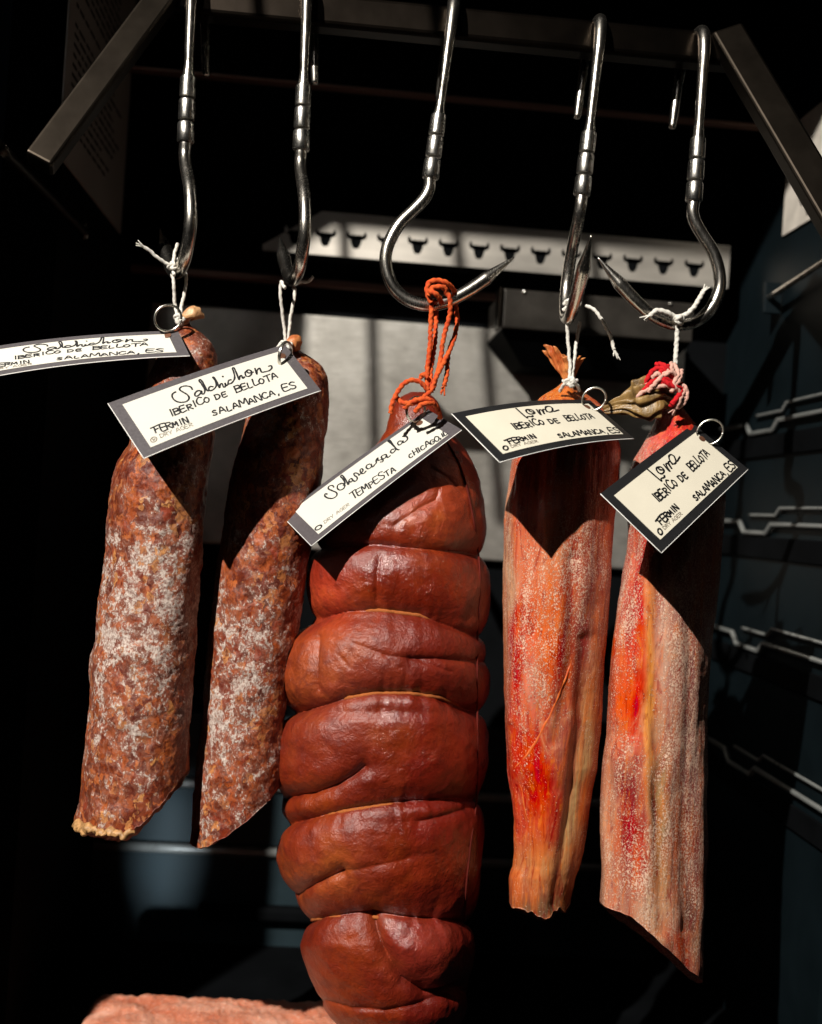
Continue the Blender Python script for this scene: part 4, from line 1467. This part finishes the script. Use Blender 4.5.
# ------------------------------------------------------------------ tags
# stroke letters in a unit box (x right, y up), each a list of polylines
GL = {
    'A': [[(0, 0), (.42, 1), (.85, 0)], [(.14, .36), (.78, .36)]],
    'B': [[(.05, 0), (.05, 1)], [(.0, .98), (.6, .92), (.62, .62), (.08, .53)], [(.08, .53), (.75, .42), (.68, .06), (.0, 0)]],
    'C': [[(.75, .85), (.4, 1), (.06, .6), (.15, .12), (.5, 0), (.8, .15)]],
    'D': [[(.06, 0), (.06, 1)], [(0, .98), (.55, .9), (.8, .5), (.55, .08), (0, .0)]],
    'E': [[(.7, .98), (.06, .95), (.05, .02), (.72, .03)], [(.06, .52), (.6, .52)]],
    'F': [[(.05, 0), (.1, .95)], [(-.35, .85), (.8, 1)], [(.08, .5), (.55, .52)]],
    'G': [[(.75, .85), (.4, 1), (.06, .6), (.15, .12), (.5, 0), (.8, .2), (.8, .48), (.5, .45)]],
    'H': [[(.05, 0), (.05, 1)], [(.7, 0), (.7, 1)], [(.05, .5), (.7, .52)]],
    'I': [[(.2, 0), (.2, 1)]],
    'L': [[(.08, 1), (.05, .03), (.65, .03)]],
    'M': [[(0, 0), (.12, 1), (.45, .35), (.8, 1), (.92, 0)]],
    'N': [[(.05, 0), (.05, 1), (.68, 0), (.7, 1)]],
    'O': [[(.4, 1), (.06, .7), (.06, .3), (.4, 0), (.75, .3), (.75, .7), (.4, 1)]],
    'P': [[(.08, 0), (.08, 1)], [(0, .98), (.6, .92), (.65, .6), (.1, .48)]],
    'R': [[(.06, 0), (.06, 1)], [(0, .98), (.62, .9), (.62, .6), (.08, .5)], [(.2, .5), (.75, 0)]],
    'S': [[(.7, .88), (.4, 1), (.08, .8), (.3, .55), (.65, .35), (.6, .08), (.3, 0), (.0, .12)]],
    'T': [[(.4, 0), (.4, .98)], [(-.05, .95), (.85, 1)]],
    'Y': [[(0, 1), (.38, .5), (.75, 1)], [(.38, .5), (.36, 0)]],
    ',': [[(.15, .08), (.05, -.22)]],
}
GW = {'I': .52, ',': .45, ' ': .62, 'M': 1.12, 'N': .95, 'L': .82, 'E': .9, 'F': .9, 'A': 1.0}


def text_strokes(s, p0, p1, up, rnd, wob=.10, solid=None):
    """strokes laid from p0 to p1 (2D), letter height vector up"""
    p0, p1, up = (np.array(a_, float) for a_ in (p0, p1, up))
    tot = sum(GW.get(ch, .95) for ch in s)
    out, x = [], 0.0
    for ch in s:
        wdt = GW.get(ch, .95)
        adv = (p1 - p0) * (wdt / tot)
        sc = (p1 - p0) / tot
        jx, jy, js = rnd.uniform(-wob, wob) * .5, rnd.uniform(-wob, wob), 1 + rnd.uniform(-wob, wob) * 2
        for pl in GL.get(ch, []):
            out.append([p0 + x * sc + sc * (qx * js + jx + .05) + up * (qy * js + jy) for qx, qy in pl])
        x += wdt
    return out


C2 = [(108, 403.6), (285, 344.6), (321, 390.7), (143.8, 458.5)]
C3 = [(281, 515), (428, 409.5), (462, 430), (311.5, 546)]
C5 = [(600.3, 493.8), (693.4, 424), (748.2, 469.4), (661.4, 553)]
C4 = [(451.6, 413.8), (590, 400.5), (634.3, 438.9), (499.7, 462.5)]
C1 = [(-42, 353), (178, 331), (190, 356), (-28, 381)]


def card_surface(corn, deps, bend):
    corn = np.array(corn, float)
    Q = PD(corn[:, 0], corn[:, 1], np.array(deps))
    n = np.cross(Q[1] - Q[0], Q[3] - Q[0]); n /= np.linalg.norm(n)
    if n[1] > 0: n = -n

    def S(u, v, h=0.0):
        u = np.asarray(u, float)[..., None]; v = np.asarray(v, float)[..., None]
        b2 = Q[0] * (1 - u) * (1 - v) + Q[1] * u * (1 - v) + Q[2] * u * v + Q[3] * (1 - u) * v
        return b2 + n * (bend * 4 * u * (1 - u) + np.asarray(h, float)[..., None])
    return Q, n, S


D1, D2, D3 = np.array([.650, .636, .621, .632]), np.array([.602, .645, .622, .579]) * 1.003, np.array([.655, .668, .641, .622])
D4, D5 = np.array([.619, .682, .655, .593]) * .985, np.array([.606, .675, .665, .595])
H2, H3, H5 = card_surface(C2, D2, .0015)[2], card_surface(C3, D3, .0008)[2], card_surface(C5, D5, .0018)[2]


def happly(S, p):
    x = np.array([.5, .5])

    def pr(q):
        r_ = S(np.array(q[0]), np.array(q[1])) - CAM
        d = r_ @ FW
        return np.array([CX + F * (r_ @ XC) / d, CY - F * (r_ @ YC) / d])
    for _ in range(5):
        r_ = pr(x) - np.array(p)
        J = np.array([(pr(x + np.array([1e-4, 0])) - pr(x)) / 1e-4, (pr(x + np.array([0, 1e-4])) - pr(x)) / 1e-4]).T
        x = x - np.linalg.solve(J, r_)
    return x



def crop(pts, ox, oy, s):
    return [(ox + x / s, oy + y / s) for x, y in pts]


sal_word = [crop(a_, 160, 355, 6.323) for a_ in (
    [(205, 222), (192, 205), (158, 200), (130, 209), (126, 225), (150, 241), (176, 258), (184, 280), (165, 299), (125, 303), (95, 292), (78, 270), (80, 250), (100, 237)],
    [(262, 232), (240, 230), (222, 245), (222, 262), (238, 263), (255, 248), (262, 232), (266, 250), (280, 246), (283, 222), (265, 190), (248, 168), (256, 160), (275, 185), (298, 228), (314, 228)],
    [(335, 205), (320, 203), (308, 215), (315, 230), (338, 222), (356, 198), (350, 168), (334, 146), (344, 148), (362, 180), (376, 212), (380, 192), (392, 185), (402, 206), (414, 202), (411, 180), (418, 198), (430, 190)],
    [(396, 138), (399, 143)],
    [(450, 160), (434, 166), (432, 185), (452, 182), (472, 152), (466, 112), (458, 90), (468, 86), (486, 125), (500, 160), (505, 140), (515, 134), (524, 152), (534, 142)],
    [(556, 100), (540, 112), (542, 134), (560, 140), (578, 126), (576, 106), (560, 98), (548, 106), (562, 118), (590, 112)],
    [(600, 88), (612, 126), (614, 102), (630, 88), (642, 112), (665, 110), (692, 102), (707, 86), (702, 72), (686, 76)])]
sob_word = [crop(a_, 315, 425, 8.22) for a_ in (
    [(158, 517), (146, 502), (118, 509), (114, 530), (145, 545), (180, 562), (180, 588), (148, 608), (108, 605), (84, 588), (88, 570), (104, 574)],
    [(218, 484), (192, 498), (187, 524), (208, 540), (238, 527), (248, 502), (232, 485), (212, 490)],
    [(236, 502), (250, 484), (234, 450), (214, 428), (226, 418), (252, 450), (278, 495), (282, 462), (300, 445), (312, 458), (300, 474), (284, 468)],
    [(312, 458), (332, 468), (350, 452), (346, 432), (328, 420), (324, 402), (342, 400), (360, 408), (366, 420)],
    [(366, 418), (388, 394), (398, 378), (388, 364), (374, 374), (382, 400), (404, 404), (422, 384)],
    [(452, 326), (432, 334), (424, 354), (444, 366), (468, 346), (462, 324), (474, 350), (490, 338)],
    [(488, 336), (506, 318), (506, 294), (518, 276), (522, 296), (546, 290), (562, 292), (560, 306), (540, 310)],
    [(562, 292), (548, 268), (566, 252), (588, 250), (584, 272), (564, 284)], [(590, 252), (600, 272), (622, 258)],
    [(652, 204), (634, 206), (624, 226), (640, 236), (660, 218), (664, 196), (636, 164), (604, 138), (618, 132), (650, 176), (676, 204), (694, 210)],
    [(712, 138), (694, 138), (682, 156), (696, 170), (716, 156), (724, 134), (730, 150), (748, 140), (764, 120), (756, 100), (738, 98)])]
lom_word = [crop(a_, 640, 445, 10.275) for a_ in (
    [(75, 258), (138, 312), (212, 374), (212, 352), (244, 338), (246, 318)],
    [(196, 232), (170, 236), (164, 258), (184, 288), (216, 302), (238, 286), (240, 262), (214, 234), (184, 234), (196, 258), (232, 262)],
    [(238, 206), (268, 246), (302, 276), (276, 236), (262, 204), (278, 196), (304, 226), (322, 250), (300, 212), (286, 184), (302, 176), (330, 204)],
    [(345, 120), (314, 104), (292, 122), (302, 166), (334, 200), (362, 188), (360, 152), (345, 120), (362, 160), (378, 170), (404, 126)],
)]


def mk_writing(kind):
    rnd = random.Random(11)
    W = []       # (strokes in uv, pen radius, which)
    if kind == 'sal':
        Hm = H2
        up = np.array([-2.6, -5.6])
        W.append(([[happly(Hm, p) for p in s] for s in sal_word], .00052, 'c'))
        for s, a_, b2 in (('IBERICO', (171, 417.5), (211.5, 401.6)), ('DE', (216, 400.5), (229.5, 395.6)), ('BELLOTA', (236, 393.5), (279, 378.2)),
                          ('SALAMANCA,', (213, 417), (280.5, 394)), ('ES', (283.5, 392), (297, 388.2)), ('FERMIN', (155.5, 433.6), (190, 422.6))):
            W.append(([[happly(Hm, p) for p in st] for st in text_strokes(s, a_, b2, up, rnd)], .00047, 'h'))
        W.append(([[happly(Hm, p) for p in st] for st in text_strokes('DRY AGER', (160.5, 438.6), (194, 426.4), up * .62, rnd, 0)], .0002, 'p'))
        logo = (153.8, 440.2)
        W.append(([[happly(Hm, (logo[0] + 3.1 * math.cos(t_), logo[1] + 2.5 * math.sin(t_) - .6 * math.cos(t_))) for t_ in np.linspace(0, 6.283, 15)],
                   [happly(Hm, (logo[0] - 1.2, logo[1] - .8)), happly(Hm, (logo[0], logo[1] + .9)), happly(Hm, (logo[0] + 1.2, logo[1] - 1.2))]], .0003, 'p'))
    elif kind == 'sob':
        Hm = H3
        W.append(([[happly(Hm, p) for p in s] for s in sob_word], .00052, 'c'))
        up = np.array([-3.0, -5.4])
        for s, a_, b2, u_ in (('TEMPESTA', (353, 500.5), (398, 470.5), up), ('CHICAGO,IL', (410, 459), (449, 434.5), up * .75)):
            W.append(([[happly(Hm, p) for p in st] for st in text_strokes(s, a_, b2, u_, rnd)], .00045, 'h'))
        W.append(([[happly(Hm, p) for p in st] for st in text_strokes('DRY AGER', (325, 524.4), (350.5, 505.4), up * .45, rnd, 0)], .0002, 'p'))
        logo = (318.8, 528.2)
        W.append(([[happly(Hm, (logo[0] + 3.2 * math.cos(t_), logo[1] + 2.0 * math.sin(t_) - 1.4 * math.cos(t_))) for t_ in np.linspace(0, 6.283, 15)]], .0005, 'h'))
    else:
        Hm = H5
        W.append(([[happly(Hm, p) for p in s] for s in lom_word], .0006, 'c'))
        up = np.array([-6.2, -6.4])
        for s, a_, b2, u_ in (('IBERICO', (658, 503), (678.5, 484.8), up), ('DE', (681.5, 482.6), (688.5, 476.2), up), ('BELLOTA', (692.3, 472.2), (710, 455.2), up),
                              ('SALAMANCA,', (696, 502), (728, 473.6), up * .82), ('ES', (729.2, 472.4), (735.5, 467), up * .9), ('FERMIN', (661, 525.6), (679, 508.6), up * .8)):
            W.append(([[happly(Hm, p) for p in st] for st in text_strokes(s, a_, b2, u_, rnd)], .00055, 'h'))
        W.append(([[happly(Hm, p) for p in st] for st in text_strokes('DRY AGER', (664.2, 530.4), (682.5, 514.6), up * .42, rnd, 0)], .00022, 'p'))
        logo = (659.6, 532.2)
        W.append(([[happly(Hm, (logo[0] + 1.9 * math.cos(t_) + 1.2 * math.sin(t_), logo[1] + 2.9 * math.sin(t_) - .6 * math.cos(t_))) for t_ in np.linspace(0, 6.283, 15)]], .00055, 'h'))
    return W


def make_tag(corn, deps, kind, bend, label, border, paper, ring_px, ring_r, ring_turn, mg=(.068, .125), hole=(.86, .17), ring_off=0.0, edge=True):
    Q, n, S = card_surface(corn, deps, bend)
    wU = np.linalg.norm(Q[1] - Q[0]); wV = np.linalg.norm(Q[3] - Q[0])
    root = empty('hang_tag', tuple(Q.mean(0)), label, 'tag', 'handwritten hang tags')

    def sheet_(u0, u1, v0, v1, h0, h1, nu=36, nv=8):
        # closed thin slab
        uu, vv = np.meshgrid(np.linspace(u0, u1, nu), np.linspace(v0, v1, nv))
        top_ = S(uu, vv, np.full(uu.shape, h1)).reshape(-1, 3)
        bot_ = S(uu, vv, np.full(uu.shape, h0)).reshape(-1, 3)
        f_ = grid_faces(nv, nu, False)
        mbb = MB()
        allf = f_.tolist() + (f_[:, ::-1] + nu * nv).tolist()
        rim_ = [j for j in range(nu)] + [i * nu + nu - 1 for i in range(1, nv)] + [(nv - 1) * nu + j for j in range(nu - 2, -1, -1)] + [i * nu for i in range(nv - 2, 0, -1)]
        mbb.add(np.vstack([top_, bot_]), allf)
        rt, rb = top_[rim_], bot_[rim_]
        k_ = len(rim_)
        mbb.add(np.vstack([rt, rb]), [[i, i + k_, (i + 1) % k_ + k_, (i + 1) % k_] for i in range(k_)])
        return mbb
    sheet_(0, 1, 0, 1, -.0002, .0002).build('card', border, root, True)
    if edge:
        rim_uv = [(t_, 1.0) for t_ in np.linspace(0, 1, 40)]
        MB().add(*sweep(S(np.array([a_[0] for a_ in rim_uv]), np.array([a_[1] for a_ in rim_uv])), .00028, 6)).build('cut_edge', M_edge, root)
        MB().add(*sweep(S(np.zeros(20), np.linspace(0, 1, 20)), .00028, 6)).build('cut_edge', M_edge, root)
    mu, mv = mg
    sheet_(mu, 1 - mu, mv, 1 - mv, .00025, .00045).build('paper_panel', paper, root, True)

    def ribbon(st_uv, r):
        loc = np.array([(p[0] * wU, p[1] * wV) for p in st_uv])
        loc = catmull(loc, max(6, len(loc) * 6)) if len(loc) > 3 else np.array([loc[0] * (1 - t_) + loc[-1] * t_ for t_ in np.linspace(0, 1, 5)]) if len(loc) == 2 else catmull(loc, 16)
        d = np.gradient(loc, axis=0); d /= np.linalg.norm(d, axis=1)[:, None] + 1e-12
        nn = np.stack([-d[:, 1], d[:, 0]], -1)
        s_ = np.arange(len(loc))
        rr2 = r * (1 + .25 * perlin(np.stack([loc[:, 0] * 700, loc[:, 1] * 700, s_ * 0.], -1)))
        a_ = loc + nn * rr2[:, None]; b2 = loc - nn * rr2[:, None]
        m2 = len(loc)
        # rounded ends
        a_[0] -= d[0] * r * .6; b2[0] -= d[0] * r * .6; a_[-1] += d[-1] * r * .6; b2[-1] += d[-1] * r * .6
        all2 = np.vstack([a_, b2])
        v3 = S(all2[:, 0] / wU, all2[:, 1] / wV, np.full(len(all2), .00056))
        return v3, [[i, i + 1, m2 + i + 1, m2 + i] for i in range(m2 - 1)]
    for strokes, r, which in mk_writing(kind):
        mbb = MB()
        for st in strokes:
            mbb.add(*ribbon(st, r))
        nm = {'c': 'cursive_word', 'h': 'handwriting', 'p': 'printed_logo'}[which]
        mbb.build(nm, {'c': M_ink if kind == 'lom' else M_ink2, 'h': M_ink if kind == 'lom' else M_ink2, 'p': M_print}[which], root)
    # eyelet hole, dark disc with a brass rim
    hc = S(np.array(hole[0]), np.array(hole[1]), np.array(.0006))
    eu = (Q[1] - Q[0]) / wU; ev = np.cross(n, eu)
    ph = np.linspace(0, 2 * np.pi, 24, endpoint=False)
    disc = hc + .0022 * (np.cos(ph)[:, None] * eu + np.sin(ph)[:, None] * ev)
    MB().add(disc, [list(range(24))]).build('eyelet', M_hole, root)
    # split ring, a doubled coil
    rc = P(ring_px[0], ring_px[1], 0)
    dep = float((hc - CAM) @ FW) + ring_off
    rc = PD(np.array(ring_px[0]), np.array(ring_px[1]), np.array(dep))
    ax1 = np.array([math.cos(R(ring_turn)), math.sin(R(ring_turn)), 0]); ax2 = np.array([0.12, -.1, 1.0]); ax2 /= np.linalg.norm(ax2)
    nx = np.cross(ax1, ax2)
    tt_ = np.linspace(0, 4 * np.pi, 160)
    rk = ring_r * dep / F
    pth = rc + rk * (np.cos(tt_)[:, None] * ax1 + np.sin(tt_)[:, None] * ax2) + nx * (.0013 * (tt_ / (4 * np.pi) - .5))[:, None]
    MB().add(*sweep(pth, .00068, 12)).build('split_ring', M_ring, root)
    return root


M_hole = simple('brown_eyelet', (0.16, 0.07, 0.04), 0.4, 0.3)
make_tag(C1, D1, 'sal', .0035, 'tag with an edge greyed by painted glare, reading Salchichon, leftmost and cut off by the frame', M_border_glare, M_paper2, (168, 318), 13, 12, hole=(.945, .2), mg=(.05, .14))
make_tag(C2, D2, 'sal', .0015, 'tag with an edge greyed by painted glare, reading Salchichon with a narrow edge-on ring, second from the left', M_border_glare, M_paper2, (285.5, 356), 14, 68, hole=(.94, .2), mg=(.058, .105))
make_tag(C3, D3, 'sob', .0008, 'long thin tag with an edge greyed by painted glare, reading Sobreasada and Tempesta on the red sausage', M_border_glare, M_paper2, (416, 409.5), 12.5, 40, hole=(.90, .2), mg=(.068, .095))
make_tag(C4, D4, 'lom', .0035, 'black edged tag lying nearly flat on the loin with the frilled casing', M_border_blk, M_paper, (594, 399), 11.5, -12, hole=(.90, .2), mg=(.055, .11))
make_tag(C5, D5, 'lom', .0018, 'black edged tag tilted steeply on the rightmost loin', M_border_blk, M_paper, (710, 432), 12.5, -14, hole=(.93, .25), mg=(.058, .12))
